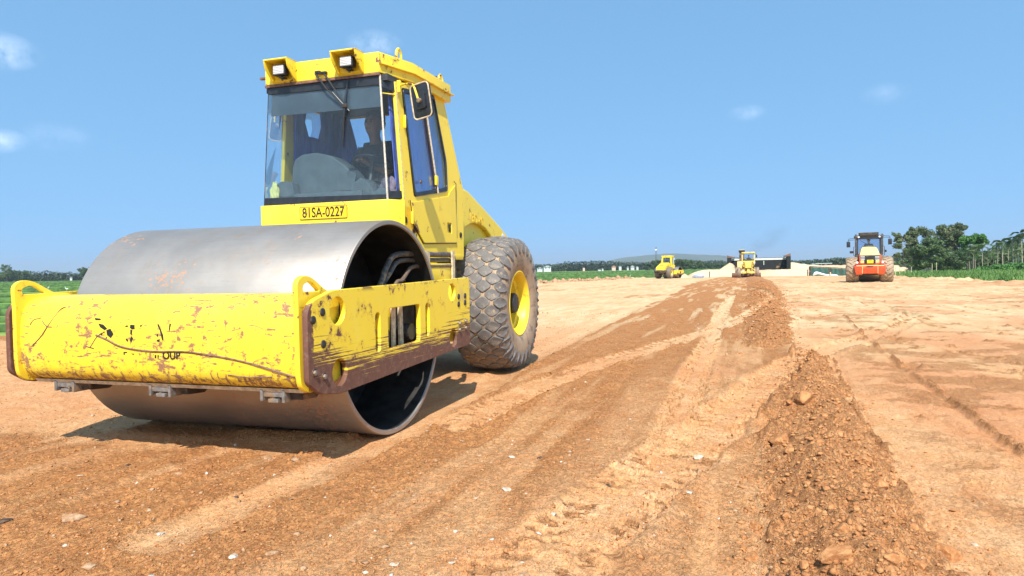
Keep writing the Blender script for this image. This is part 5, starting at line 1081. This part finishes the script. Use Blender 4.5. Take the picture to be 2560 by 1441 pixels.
# the dark grove behind the distant roller: separate trees
GG = 'trees of the dark grove across the fields'
protoG = [make_tree('dark rounded tree at the left edge of the grove', (0, 0, 0), 7.6, 6.5, 'leaf_dark', .06, 'round', 1.1, .42, GG, seed=50 + k, limbs=6) for k in range(3)]
gx_ = [1622, 1634, 1645, 1655, 1667, 1679, 1690, 1700, 1709, 1718, 1727, 1738, 1750, 1764, 1778, 1792, 1806, 1820]
for i, px in enumerate(gx_):
    o = protoG[i] if i < 3 else copy_tree(protoG[i % 3])
    D = 430 + (i * 37 % 23); o.location = ground_at(px, D); tp = float(np.interp(px, [1618, 1640, 1700, 1728, 1736, 1748, 1765, 1830], [658, 650, 648, 650, 657, 650, 658, 659])); H = at(px, tp, D).z - FIELD_Z
    o.scale = (H / 7.6 * 1.05, H / 7.6 * 1.05, H / 7.6); o.rotation_euler = (0, 0, i * 1.3)
    o['label'] = ('dark rounded tree at the left edge of the distant grove', 'second dark tree of the distant grove, left of the roller cab', 'third dark tree of the distant grove, beside the roller cab', 'fourth dark tree of the grove, hidden behind the distant roller cab', 'fifth dark tree of the grove, rising just right of the distant cab',
        'sixth dark tree of the grove, above the distant drum', 'seventh dark tree of the grove, right above the distant drum frame', 'dark tree at the middle of the taller part of the grove', 'dark tree just right of the middle of the taller part of the grove', 'next to last tree of the taller part of the grove', 'last tree at the right shoulder of the taller part of the grove',
        'first lower tree right of the grove shoulder', 'single taller tree standing out of the lower row right of the grove', 'lower dark tree just right of the single taller tree', 'lower dark tree in the middle of the row towards the bridge abutment', 'lower dark tree above the left tip of the sand embankment', 'lower dark tree next to last before the bridge abutment', 'last lower dark tree touching the bridge abutment')[i]
# single trees of the left skyline
for px, D, tp, w, shp, dn, lab, sd in ((17, 470, 663, 26, 'column', .12, 'thin scraggly tree rising above the far left tree line', 61), (52, 480, 680, 46, 'round', 1.0, 'rounded dark tree in the far left tree line', 62), (214, 480, 673, 34, 'umbrella', .9, 'spreading tree just left of the big drum on the skyline', 63), (8, 480, 684, 40, 'round', 1.0, 'dark tree at the left picture edge under the scraggly tree', 64)):
    make_tree(lab, ground_at(px, D), at(px, tp, D).z - FIELD_Z, w / FPX * D, 'leaf_dark', .1 if shp == 'round' else .4, shp, dn, .42, 'single trees of the left skyline', seed=sd)

# ---------------------------------------------------------------- houses, mast, birds, posts
M['wallw'] = plain('white_render', (.50, .50, .49), .8, 0, .08, 1, .1); M['roofr'] = plain('red_roof_tile', (.42, .16, .09), .8, 0, .2, 2, .2); M['pane'] = plain('dark_window_pane', (.04, .05, .06), .2, 0, .1, 1, 0); M['roofw'] = plain('pale_sheet_roof', (.36, .38, .40), .6, 0, .1, 1, .1); M['pink'] = plain('pinkish_render', (.62, .42, .34), .8, 0, .1, 1, .1)
def house(px, py_base, D, wpx, hpx, wall, roof, label, gable=True):
    p = at(px, py_base, D); b = ground_at(px, D); w = wpx / FPX * D; h = hpx / FPX * D * .68; z = max(0, p.z - FIELD_Z)
    r = empty('house', (b.x, b.y, FIELD_Z), -HEAD + .15); tag(r, label, 'house', 'distant village houses')
    MB().box(-w / 2, w / 2, 0, w * .7, -.2, z + h * .7).build('wall', M[wall], r, smooth=0)
    rf = MB()
    if gable: rf.prism([(-w * .56, z + h * .7), (w * .56, z + h * .7), (0, z + h * .95)], 1, -w * .06, w * .76)
    else: rf.box(-w * .55, w * .55, -w * .08, w * .75, z + h * .7, z + h * .82).box(-w * .2, w * .25, w * .1, w * .5, z + h * .82, z + h * 1.05)
    rf.build('roof', M[roof], r, smooth=0)
    for k in range(max(2, int(w / 3))):
        x = -w / 2 + w * (k + .5) / max(2, int(w / 3)); MB().box(x - .45, x + .45, -.06, -.01, z + h * .25, z + h * .52).build('window', M['pane'], r, smooth=0)
    return r
for a in [(1369, 674, 560, 18, 13, 'wallw', 'roofw', 'two storey white house at the left end of the distant village', False), (1350, 675, 540, 13, 8, 'wallw', 'roofw', 'white house half hidden behind the big tyre edge', False), (1499, 676, 520, 7, 4, 'wallw', 'roofw', 'small low white shed alone in the rice field', True), (1507, 674, 530, 4, 4, 'wallw', 'roofw', 'tiny white tank house beside the low shed', False), (1535, 671, 570, 9, 9, 'pink', 'roofr', 'pinkish two storey house with red roof in the tree belt', False), (1551, 668, 575, 6, 4, 'wallw', 'roofw', 'white house right of the pinkish house', True),
          (1570, 671, 570, 4, 6, 'wallw', 'roofw', 'narrow white house in the tree belt', False), (1582, 671, 565, 8, 10, 'wallw', 'roofw', 'white house with steep gable in the tree belt left of the grove', True), (1594, 669, 575, 5, 4, 'wallw', 'roofw', 'small white house nearest the dark grove', True), (1460, 671, 575, 5, 3, 'pink', 'roofw', 'small pinkish house in the middle of the tree belt', True), (177, 697, 500, 5, 6, 'wallw', 'roofw', 'white water tank building beyond the fields at the far left', False)]: house(*a)
b = ground_at(1641, 900); H = at(1641, 619, 900).z - FIELD_Z; mast = empty('radio_mast', b); tag(mast, 'thin lattice radio mast standing behind the dark grove', 'mast')
lat = MB()
for s, t in ((-1, -1), (1, -1), (1, 1), (-1, 1)): lat.tube([(s * 1.1, t * 1.1, 0), (s * .5, t * .5, H)], .16, 4)
for k in range(18):
    z_ = H * k / 18; z1 = H * (k + 1) / 18; r0 = 1.1 - .6 * k / 18; r1 = 1.1 - .6 * (k + 1) / 18; s = 1 if k % 2 else -1
    lat.tube([(-s * r0, -r0, z_), (s * r1, -r1, z1)], .09, 4).tube([(r0, -s * r0, z_), (r1, s * r1, z1)], .09, 4)
lat.build('lattice', M['greyp'], mast, smooth=0); MB().box(-1.2, 1.2, -1.2, 1.2, H * .86, H * .92).build('antenna_panel', M['white'], mast, smooth=0); MB().box(-.6, .6, -.6, .6, H * .93, H).build('antenna_head', M['greyp'], mast, smooth=0)
egret = MB(); egret.lathe([(-.28, .001), (-.2, .07), (0, .12), (.2, .08), (.34, .001)], (0, 0, .42), 1, 10).tube(crv([(0, -.2, .46), (0, -.3, .62), (0, -.24, .74), (0, -.32, .84)], 4), [.045] * 6 + [.03] * 7, 6).tube([(0, -.30, .84), (0, -.46, .82)], [.04, .008], 6).tube([(.04, 0, .35), (.04, 0, 0)], .012, 5).tube([(-.04, 0, .35), (-.04, 0, 0)], .012, 5)
eg0 = egret.build('egret', M['white'])
for i, (px, D, lab) in enumerate([(45, 125, 'white egret in the rice just above the left lifting eye'), (111, 66, 'white egret standing in the middle of the left rice field'), (119, 130, 'white egret far back in the left rice field'), (166, 118, 'white egret nearest the drum in the left rice field'), (1575, 150, 'white egret in the rice field left of the distant roller'), (93, 190, 'white egret farthest back at the left')]):
    o = eg0 if i == 0 else eg0.copy()
    if i: COL.objects.link(o)
    o.location = ground_at(px, D, FIELD_Z + .15); o.rotation_euler = (0, 0, i * 1.7); o.scale = (.8,) * 3; tag(o, lab, 'egret', 'white egrets in the rice')
M['bamboo'] = plain('pale_bamboo', (.55, .46, .26), .7, 0, .2, 6, .2)
for i, (px, D, hp) in enumerate([(2238, 88, 17), (2249, 100, 14), (2278, 120, 9), (2330, 128, 15), (2341, 132, 17), (2223, 92, 10)]):
    b = ground_at(px, D); e = z0(b.y) if b.x < float(interp(np.array(b.y), RIGHT)) - .3 and b.y < 100 else FIELD_Z; MBp = MB().tube([(0, 0, -.2), (.03, 0, hp / FPX * D + max(0, -.3 - e) * 1.0)], .05, 6); o = MBp.build('bamboo_post', M['bamboo']); o.location = (b.x, b.y, e)
    tag(o, ['upright pale bamboo post closest to the right rear tyre of the orange roller', 'thinner bamboo post second from the orange roller', 'short bamboo post between the orange roller and the trees', 'leaning post under the dense dark tree', 'pale post just right of the dense dark tree', 'short bamboo post beside the right mirror line of the orange roller'][i], 'post', 'bamboo posts at the field edge')

# ---------------------------------------------------------------- black bridge abutment, sand embankment, netting
def put_far(name, px, D, z, label, cat, extra=0.0):
    p = at(px, 690, D); e = empty(name, (p.x, p.y, z), -math.atan2(p.x - CAM.x, p.y - CAM.y) + extra); tag(e, label, cat); return e
D = 150; sc = D / FPX; zb = at(1896, 675, D).z
ab = put_far('bridge_abutment', 1896, D, 0, 'black tar coated bridge abutment with raised wing walls behind the grader', 'bridge abutment')
X = lambda px: (px - 1896) * sc; Zp = lambda py: at(1896, py, D).z
M['tar'] = plain('black_tar_coating', (.010, .010, .011), .9, 0, .35, 1.2, .3, dirt=.05); M['conc'] = plain('fresh_concrete', (.60, .57, .50), .85, 0, .12, 1.5, .2)
MB().box(X(1826), X(1967), 0, .6, zb - 3, Zp(651)).build('face_wall', M['tar'], ab, bevel=.03); MB().box(X(1834), X(1962), -.15, 1.6, Zp(651), Zp(646.5)).build('coping', M['conc'], ab, bevel=.03)
for s, xa, xb, xc in ((-1, 1823, 1832, 1840), (1, 1961, 1970, 1955)):
    MB().box(min(X(xa), X(xb)), max(X(xa), X(xb)), -3.5, .8, zb - 3, Zp(644 if s < 0 else 643)).build('wing_wall', M['tar'], ab, bevel=.03)
    hi = 637.5 if s < 0 else 636; px0 = xa if s < 0 else xb
    MB().prism([(X(px0), Zp(644)), (X(px0), Zp(hi)), (X(xc), Zp(hi + 5)), (X(xc), Zp(645))], 1, -3.2, .5).build('formwork', M['rust'], ab, bevel=.02)
MB().box(X(1845), X(1958), 1.7, 2.4, Zp(646.5), Zp(645)).build('rebar_stack', M['dark'], ab); MB().obox((X(1909), -.1, Zp(658)), (.12, .08, .9)).build('tie_rod', M['conc'], ab)
pier = put_far('concrete_pier', 1855, 138, 0, 'tall rust brown form column with black cap standing left behind the grader cab', 'pier')
s1 = 138 / FPX; MB().box(-6.0 * s1, 6.0 * s1, -.4, .4, -2, at(1855, 631, 138).z).build('column', M['rust'], pier, bevel=.03); MB().box(-7.2 * s1, 7.2 * s1, -.6, .6, at(1855, 631, 138).z, at(1855, 626, 138).z).build('cap', M['tar'], pier, bevel=.03); MB().box(-6.6 * s1, 6.6 * s1, -.5, .5, at(1855, 626, 138).z, at(1855, 625, 138).z).build('cap_edge', M['creamp'], pier)
def mound(name, label, D, depth, prof, seed, rough=.25, kind='structure'):   # profile of the crest in photo columns
    xs = np.linspace(prof[0][0], prof[-1][0], 260); ys = np.interp(xs, [p[0] for p in prof], [p[1] for p in prof]); V = []; base = -3.0; NM = 26
    for j in range(NM):
        t = j / (NM - 1); k = min(1, t / .45) ** .75 if t < .45 else (1 if t < .8 else max(0, (1 - t) / .2))
        for x, y in zip(xs, ys):
            p = at(x, 690, D + depth * (t - .45)); top = at(x, y, D).z; z_ = base + (top - base) * k; V.append([p.x, p.y, z_])
    V = np.array(V); n_ = fbm(V[:, 0] * .9, V[:, 1] * .9, 5, seed, .6) - .5; V[:, 2] += n_ * rough * (V[:, 2] > base + .05)
    F = [(j * 260 + i, j * 260 + i + 1, (j + 1) * 260 + i + 1, (j + 1) * 260 + i) for j in range(NM - 1) for i in range(259)]
    return tag(link(name, np_mesh(name, V, F, True), M['sand']), label, kind=kind)
n = NT('pale_quarry_sand'); f = n.noise(n.obj, .5, 8, .7); g = n.noise(n.obj, 3, 6, .75); k_ = n.noise(n.obj, .12, 3)
c = n.mix(n.step(f, .35, .65), (.66, .52, .31), (.60, .42, .25)); c = n.mix(n.math('MULTIPLY', n.step(k_, .5, .62), .6), c, (.60, .33, .19)); c = n.mix(n.math('MULTIPLY', n.step(g, .60, .68), .6), c, (.33, .2, .11))
M['sand'] = n.bsdf(c, .95, 0, n.bump(g, .7, .25))
mound('sand_embankment', 'long pale sand embankment crossing behind the grader', 112, 14, [(1715, 693), (1730, 684), (1748, 678), (1770, 675), (1800, 675), (1826, 676), (1900, 676), (1985, 674), (2022, 672), (2060, 676), (2100, 680), (2200, 684), (2260, 688)], 3)
mound('sand_embankment', 'reddish slope of fill at the left side of the abutment', 141, 10, [(1770, 690), (1800, 674), (1815, 664), (1824, 658), (1832, 660), (1850, 680)], 5)
mound('sand_embankment', 'pale and rust coloured fill heaped right of the abutment', 150, 14, [(1955, 676), (1968, 659), (1980, 657), (2000, 660), (2020, 663), (2060, 665), (2100, 664), (2160, 662), (2260, 664), (2330, 672)], 6, .5)
mound('sand_heap', 'small heap of sand between the distant roller and the embankment', 97, 4, [(1694, 699), (1700, 688), (1707, 684), (1716, 688), (1730, 698)], 9, .3)
M['net'] = mat_leaf('green_shade_net', (.035, .10, .075), (.06, .15, .115), 2.0); M['sheet'] = plain('white_plastic_sheet', (.78, .78, .76), .5, 0, .05, 2, .2); M['bluep'] = plain('blue_grey_tarpaulin', (.30, .36, .52), .6, 0, .15, 3, .3)
D = 95; s1 = D / FPX; nt_ = put_far('shade_net_fence', 2075, D, z0(90) - .1, 'low fence of dark green shade netting between the embankment and the orange roller', 'fence', .02)
def XN(px): return (px - 2075) * s1
ztop = lambda px: at(px, np.interp(px, [2027, 2120, 2200], [666.5, 672, 676]), D).z - nt_.location.z; zlo = -.2
for a, b_ in ((2032, 2072), (2077, 2100), (2101, 2128), (2129, 2160)):
    xs = np.linspace(XN(a), XN(b_), 14); V = []
    for i, x in enumerate(xs):
        zt_ = float(ztop(2075 + x / s1)) - .08; V += [(x, .06 * math.sin(i * 1.9), zlo), (x, .10 * math.sin(i * 1.3 + 1), zt_ * .5), (x, .04 * math.sin(i * 2.3), zt_)]
    F = [(i * 3 + j, i * 3 + 3 + j, i * 3 + 4 + j, i * 3 + 1 + j) for i in range(13) for j in range(2)]; link('net_panel', np_mesh('net_panel', V, F, True), M['net'], nt_)
for px in (2029, 2074.5, 2100.5, 2128.5, 2160): MB().box(XN(px) - (.16 if px < 2080 else .04), XN(px) + (.16 if px < 2080 else .04), -.08, .08, zlo, float(ztop(px))).build('net_post', M['dark'], nt_)
MB().tube([(XN(2028), 0, float(ztop(2028))), (XN(2075), 0, float(ztop(2075))), (XN(2160), 0, float(ztop(2160)))], .06, 6).build('top_rail', M['dark'], nt_)
sh = MB().tube(crv([(XN(2036), -.6, .10), (XN(2044), -.7, .42), (XN(2055), -.6, .30), (XN(2068), -.8, .12), (XN(2080), -.6, .14), (XN(2092), -.6, .05)], 5), [.05, .12, .16, .2, .22, .2, .18, .16, .15, .14, .13, .12, .12, .12, .12, .12, .12, .12, .12, .12, .12, .1, .1, .1, .1, .08][:26], 8).build('plastic_sheet', M['sheet']); sh.matrix_world = nt_.matrix_world.copy(); sh.location = nt_.location; sh.rotation_euler = nt_.rotation_euler; tag(sh, 'rolled white plastic sheet lying at the foot of the green shade net', 'plastic sheet')
for px, D, y0_, y1_, lab in ((1774, 96, 679, 693, 'thin dark stake in front of the sand embankment left of the grader'), (2019, 96, 674, 688, 'thin dark stake beside the end of the green shade net'), (2076, 94, 681, 690, 'short pale stake in front of the green shade net')):
    p0_ = at(px, y1_, D); p1_ = at(px, y0_, D); o = MB().box(-.06, .06, -.06, .06, -.4, p1_.z - p0_.z).build('stake', M['dark'] if 'dark' in lab else M['bamboo'], smooth=0); o.location = p0_; tag(o, lab, 'stake')
p = at(1746, 693.5, 96); o = crumple('tarpaulin', (p.x, p.y, p.z + .1), (.75, .4, .35), 'bluep', 'crumpled blue grey tarpaulin on the ground in front of the sand embankment', 'tarpaulin', 11, 3, .3)
tk = put_far('site_building', 2065, 260, 0, 'long white flat roofed site cabin beyond the fill at the right', 'building', .05); s1 = 260 / FPX; zr = at(2065, 658, 260).z; zg = at(2065, 668, 260).z
MB().box(-21 * s1, 12 * s1, 0, 3, zg - 3, zr - .3).build('wall', M['wallw'], tk, smooth=0); MB().box(-24 * s1, 14 * s1, -.5, 3.5, zr - .3, zr).build('roof', M['roofw'], tk, smooth=0)
for x in (-14, -6, 5, 9): MB().box(x * s1 - .4, x * s1 + .4, -.05, -.01, zg + .3, zg + 1.1).build('window', M['pane'], tk, smooth=0)
hut = house(2011, 664, 250, 6, 7, 'wallw', 'roofw', 'tiny white hut on the fill left of the site cabin', True); hut2 = house(2034, 662, 255, 9, 5, 'wallw', 'roofw', 'low white shed just left of the site cabin', False)
# tall grass along the right-hand field edge and short tufts along the left bank
def blades(name, label, pts, h, n_each, spread, mat, seed):
    r = np.random.default_rng(seed); P = np.repeat(np.array(pts), n_each, axis=0); N = len(P); P = P + np.c_[r.normal(size=(N, 2)) * spread, np.zeros(N)]
    a = r.random(N) * 2 * PI; hh = h * (.5 + .9 * r.random(N)); w = .03 + h * .035; d = np.c_[np.cos(a), np.sin(a), np.zeros(N)]; q = np.c_[-np.sin(a), np.cos(a), np.zeros(N)] * w
    m = P + d * hh[:, None] * .15 + np.c_[np.zeros((N, 2)), hh * .6]; t = P + d * hh[:, None] * .5 + np.c_[np.zeros((N, 2)), hh]
    V = np.stack([P - q, P + q, m + q * .7, m - q * .7, t], 1).reshape(-1, 3); i = np.arange(N)[:, None] * 5
    F = np.concatenate([i + np.array([0, 1, 2, 3]), i + np.array([3, 2, 4, 4])]); F = np.concatenate([np.concatenate([i + np.array([0, 1, 2]), i + np.array([0, 2, 3])]), i + np.array([3, 2, 4])])
    return tag(link(name, np_mesh(name, V, F), M[mat]), label, kind='stuff')
r = np.random.default_rng(5); pts = []
for _ in range(1500):
    px = r.uniform(2225, 2760); D = r.uniform(66, 135); p = ground_at(px, D)
    if p.x > float(interp(np.array(p.y), RIGHT)) + 1.6 or p.y > 106: pts.append((p.x, p.y, FIELD_Z - .05))
blades('tall_grass', 'tall green grass and weeds between the right road edge and the trees', pts, .75, 22, .8, 'weed', 1)
pts = []
for _ in range(1300):
    y = r.uniform(5, 96); x = float(interp(np.array(y), LEFT)) - r.uniform(1.7, 4.5); pts.append((x, y, FIELD_Z - .05))
blades('verge_grass', 'short green grass at the foot of the left bank', pts, .35, 16, .35, 'weed', 2)

# ---------------------------------------------------------------- clods and stones
M['clod'] = None
def mat_clod(name, a, b):
    n = NT(name); f = n.noise(n.obj, 9, 6, .7); g = n.noise(n.obj, 45, 4, .7)
    return n.bsdf(n.mix(n.step(n.math('ADD', n.math('MULTIPLY', f, .6), n.math('MULTIPLY', g, .4)), .4, .6), a, b), .95, 0, n.bump(n.math('ADD', f, n.math('MULTIPLY', g, .4)), .8, .02), **{'Specular IOR Level': .15})
M['clod'] = mat_clod('crumbly_soil_clod', (.35, .145, .053), (.50, .245, .10)); M['stone'] = mat_clod('dusty_tan_stone', (.33, .18, .09), (.46, .30, .18)); M['chip'] = mat_clod('white_rock_chip', (.42, .32, .22), (.60, .52, .42)); M['darkst'] = mat_clod('dark_stone', (.05, .035, .03), (.14, .09, .06))
def rock(name, px, py, wpx, mat, label, cat, seed, sink=.35, flat=.75, group=None, dz=0.0, rough=.30, stretch=1.0, bow=0.0):
    p = on(px, py, 2, 0.0); p.z = gz(p.x, p.y)
    for _ in range(4): p = on(px, py, 2, p.z + dz); p = Vector((p.x, p.y, gz(p.x, p.y)))
    D = (p - CAM).dot(CF); s = wpx / FPX * D / 2 * (.72 if mat in ('chip', 'darkst') else 1)
    bm = bmesh.new(); bmesh.ops.create_icosphere(bm, subdivisions=4 if wpx > 34 else 3, radius=1); P = np.array([v.co for v in bm.verts])
    d1_ = fbm(P[:, 0] * 1.3 + seed, P[:, 1] * 1.3 + P[:, 2] * .9 - seed, 3, seed % 90) - .5; d2_ = fbm(P[:, 0] * 4 + P[:, 2] * 2 + seed, P[:, 1] * 4 - P[:, 2] * 3, 5, (seed + 7) % 90) - .5
    rr = random.Random(seed); cuts = [(Vector((rr.gauss(0, 1), rr.gauss(0, 1), rr.gauss(0, 1))).normalized(), rr.uniform(.55, .85)) for _ in range(12)]
    for v, a, b_ in zip(bm.verts, d1_, d2_):
        c_ = v.co * (1 + a * rough * 2 + b_ * rough * 1.5)
        for nn, dd in cuts:
            k = c_.dot(nn) - dd
            if k > 0: c_ = c_ - nn * k * .9
        v.co = Vector((c_.x * s * stretch, c_.y * s, c_.z * s * flat))
    me = bpy.data.meshes.new(name); bm.to_mesh(me); bm.free(); me.shade_smooth(); me.set_sharp_from_angle(angle=R_(38)); o = link(name, me, M[mat]); o.location = (p.x, p.y, p.z + s * flat * (1 - 2 * sink) * .8); o.rotation_euler = (0, 0, seed * 1.1)
    tag(o, label, cat, group); return o
GC = 'big soil clods on the windrow'
for i, (px, py, w, lab) in enumerate([(2010, 1006, 52, 'rounded half buried soil clod near the pointed far end of the near windrow'), (1954, 1100, 62, 'large round soil clod overhanging the left side of the windrow'), (1974, 1124, 30, 'small clod tucked under the large clod on the left side of the windrow'), (2046, 1096, 27, 'small clod right of the large left clod, on the windrow crest'), (2095, 1088, 32, 'clod on the right slope above the pair of clods'),
    (2157, 1168, 40, 'left clod of the pair at the right foot of the windrow'), (2199, 1164, 40, 'right clod of the pair at the right foot of the windrow'), (2187, 1188, 18, 'little clod below the pair at the right foot of the windrow'), (1888, 1304, 36, 'flat clod at the left foot of the windrow near the bottom'), (2088, 1345, 72, 'biggest soil clod, long and angular, low on the windrow near the bottom of the picture'), (1884, 1382, 42, 'clod at the bottom left foot of the windrow'), (1968, 1288, 30, 'clod in the hollow on the left slope low down'), (2283, 1313, 26, 'small clod at the right foot above the dark lone boulder'),
    (2228, 1380, 46, 'tapered clod right of the biggest clod'), (2368, 1374, 74, 'long dark edged clod lying alone at the right foot of the windrow'), (2164, 1200, 28, 'clod just below the pair on the right slope'), (1974, 984, 20, 'small clod on the left slope near the far end of the near windrow'), (2078, 1242, 28, 'half buried clod in the middle of the windrow'), (2108, 1308, 40, 'clod above the biggest clod'), (2041, 908, 14, 'small clod at the tip of the near windrow'), (1850, 880, 14, 'small clod at the left tip of the second windrow'), (2020, 1180, 24, 'clod left of the middle of the windrow'), (2240, 1270, 20, 'small clod on the lower right slope'), (2060, 1035, 22, 'small clod right of the far rounded clod'), (1930, 1235, 22, 'small clod on the left slope below the large clod'), (2140, 1265, 24, 'clod on the right slope between the pair and the biggest clod'), (2300, 1425, 36, 'clod at the bottom edge of the picture right of the windrow middle'), (2010, 1400, 30, 'clod at the bottom edge left of the biggest clod')]):
    rock('soil_clod', px, py, w, 'clod', lab, 'soil clod', 11 + i * 3, .38, .8, GC, dz=.03, stretch=1.25 if w > 60 and px > 2050 else 1.0)
GS = 'loose stones on the near ground'
for i, (px, py, w, mt, lab) in enumerate([(185, 1297, 46, 'stone', 'tan fist sized stone in the left foreground'), (9, 1302, 42, 'darkst', 'dark stone cut by the left picture edge'), (585, 1392, 38, 'chip', 'white rock chip near the bottom left'), (402, 1336, 30, 'chip', 'pale flat stone right of the tan stone'), (200, 1190, 15, 'chip', 'tiny white chip in the left foreground below the shadow'), (985, 1412, 34, 'chip', 'white rock chip at the bottom edge left of centre'), (670, 1146, 28, 'stone', 'flat stone at the edge of the drum shadow'), (320, 1163, 20, 'darkst', 'small dark stone below the left end of the drum shadow'), (682, 1384, 26, 'stone', 'tan stone right of the white chip near the bottom left'), (222, 1418, 34, 'stone', 'tan stone at the bottom left edge'), (1280, 1143, 26, 'chip', 'white chip in the middle foreground'), (1266, 1226, 34, 'chip', 'longer white chip below the middle foreground chip'), (1383, 1286, 30, 'chip', 'flat white chip left of the pale wheel track'), (1190, 1246, 16, 'chip', 'tiny white chip left of the longer middle chip'), (1310, 1440, 30, 'stone', 'tan stone at the bottom edge in the centre'),
    (1520, 1214, 20, 'darkst', 'dark flake beside the pale wheel track'), (1350, 1145, 22, 'darkst', 'dark flat flake right of the middle foreground chip'), (590, 1242, 20, 'darkst', 'dark flake below the drum shadow'), (740, 1150, 22, 'stone', 'reddish stone at the right part of the shadow edge'), (1725, 1232, 26, 'chip', 'white flat chip in the wheel track near the windrow'), (1130, 1408, 22, 'chip', 'pale chip between the bottom edge chips'), (448, 1185, 18, 'stone', 'small tan stone between shadow and foreground streak'), (1470, 1100, 14, 'chip', 'tiny white chip right of the drum contact line'), (2437, 1362, 22, 'chip', 'white stone on the compacted ground at the lower right'), (1745, 1145, 34, 'chip', 'flat white patch stone left of the windrow')]):
    rock('stone', px, py, w, mt, lab, 'stone', 201 + i * 5, .45, .4 if mt != 'stone' else .6, GS, rough=.4, stretch=1.3)
# countless smaller crumbs: one mass
def crumbs(name, label, N, sampler, mat, seed, smin, smax):
    r = np.random.default_rng(seed); bm = bmesh.new(); bmesh.ops.create_icosphere(bm, subdivisions=1, radius=1); bv = np.array([v.co for v in bm.verts]); bf = np.array([[v.index for v in f.verts] for f in bm.faces]); bm.free()
    XY = sampler(r, N); Zc = terrain(XY[:, :1], XY[:, 1:])[0][:, 0]; s = smin * (smax / smin) ** (r.random(N) ** 2.2); s = s * np.clip(np.hypot(XY[:, 0] - CAM.x, XY[:, 1] - CAM.y) / 9, 1, 2.2)
    V = bv[None] * (1 + .35 * r.normal(size=(N, len(bv), 1))) * s[:, None, None] * np.stack([.8 + .5 * r.random(N), .8 + .5 * r.random(N), .55 + .3 * r.random(N)], -1)[:, None]
    V = V + np.stack([XY[:, 0], XY[:, 1], Zc + s * .15], -1)[:, None]; F = bf[None] + (np.arange(N) * len(bv))[:, None, None]
    return tag(link(name, np_mesh(name, V.reshape(-1, 3), F.reshape(-1, 3)), M[mat]), label, kind='stuff')
def on_berm(r, N):
    y = -3.2 + 45 * r.random(N) ** 2.3; c_ = interp(y, BERM_C); w = interp(y, BERM_W); g_ = np.abs(y - 5.55) < .35; y = y + g_ * .9; return np.c_[c_ + r.normal(size=N) * w * .60, y]
def near_ground(r, N):
    a = HEAD + r.uniform(-.72, .72, N); d = 2.2 + 16 * r.random(N) ** 1.7; x = CAM.x + d * np.sin(a); y = CAM.y + d * np.cos(a); L_ = fbm(x * 1.2, y * .5, 3, 77); m = (x < 3.6) & (L_ > .47 - .14 * r.random(N)) & ~((np.abs(x) < 1.15) & (y > -.15) & (y < 2.2)); k = np.where(m)[0]; return np.c_[x[k], y[k]][:N]
def crumbs_near(N, mat, seed, a, b, label, name):
    r = np.random.default_rng(seed); XY = near_ground(r, N * 3)[:N]; return crumbs(name, label, len(XY), lambda r_, n_: XY, mat, seed, a, b)
crumbs('soil_crumbs', 'brown crumbs of soil scattered over the windrow', 22000, on_berm, 'clod', 3, .003, .016)
crumbs_near(22000, 'clod', 4, .0022, .010, 'small brown soil crumbs scattered on the near ground', 'soil_crumbs')
crumbs_near(1100, 'stone', 5, .003, .014, 'small tan pebbles scattered on the near ground', 'pebbles'); crumbs_near(420, 'chip', 6, .003, .013, 'tiny white rock chips scattered on the near ground', 'rock_chips')
def left_lip(r, N): y = r.uniform(8, 92, N); return np.c_[interp(y, LEFT) + r.uniform(.1, 1.3, N), y]
crumbs('edge_rubble', 'pale rubble along the left edge of the road', 900, left_lip, 'stone', 8, .03, .14)

# ---------------------------------------------------------------- faint exhaust smoke
n = NT('thin_dark_smoke'); nz = n.noise(n.obj, .45, 5, .6); x, y, z = n.sep(n.tc.outputs['Generated'])
ex, ey, ez = [n.math('MULTIPLY', n.math('SUBTRACT', q, .5), 2.0) for q in (x, y, z)]
rr = n.math('ADD', n.math('ADD', n.math('MULTIPLY', ex, ex), n.math('MULTIPLY', ey, ey)), n.math('MULTIPLY', ez, ez))
den = n.math('MULTIPLY', n.step(rr, 1.0, .1), n.math('MULTIPLY', n.step(nz, .40, .68), .085))
vp = n.node('ShaderNodeVolumePrincipled', {'Color': (.20, .20, .22), 'Density': den}); n.t.links.new(vp.outputs[0], n.out.inputs['Volume'])
for px, py, D, s, lab in ((1925, 596, 92, (3.2, 2.5, 1.5), 'faint dark puff of exhaust smoke drifting right above the grader'), (1888, 618, 90, (1.6, 1.4, 1.1), 'faint wisp of exhaust smoke just above the grader')):
    bm = bmesh.new(); bmesh.ops.create_icosphere(bm, subdivisions=3, radius=1); me = bpy.data.meshes.new('exhaust_smoke')
    for v in bm.verts: v.co = Vector((v.co.x * s[0], v.co.y * s[1], v.co.z * s[2]))
    bm.to_mesh(me); bm.free(); o = link('exhaust_smoke', me, n.m); o.location = at(px, py, D); o.rotation_euler = (0, R_(-25), -HEAD); tag(o, lab, kind='stuff')
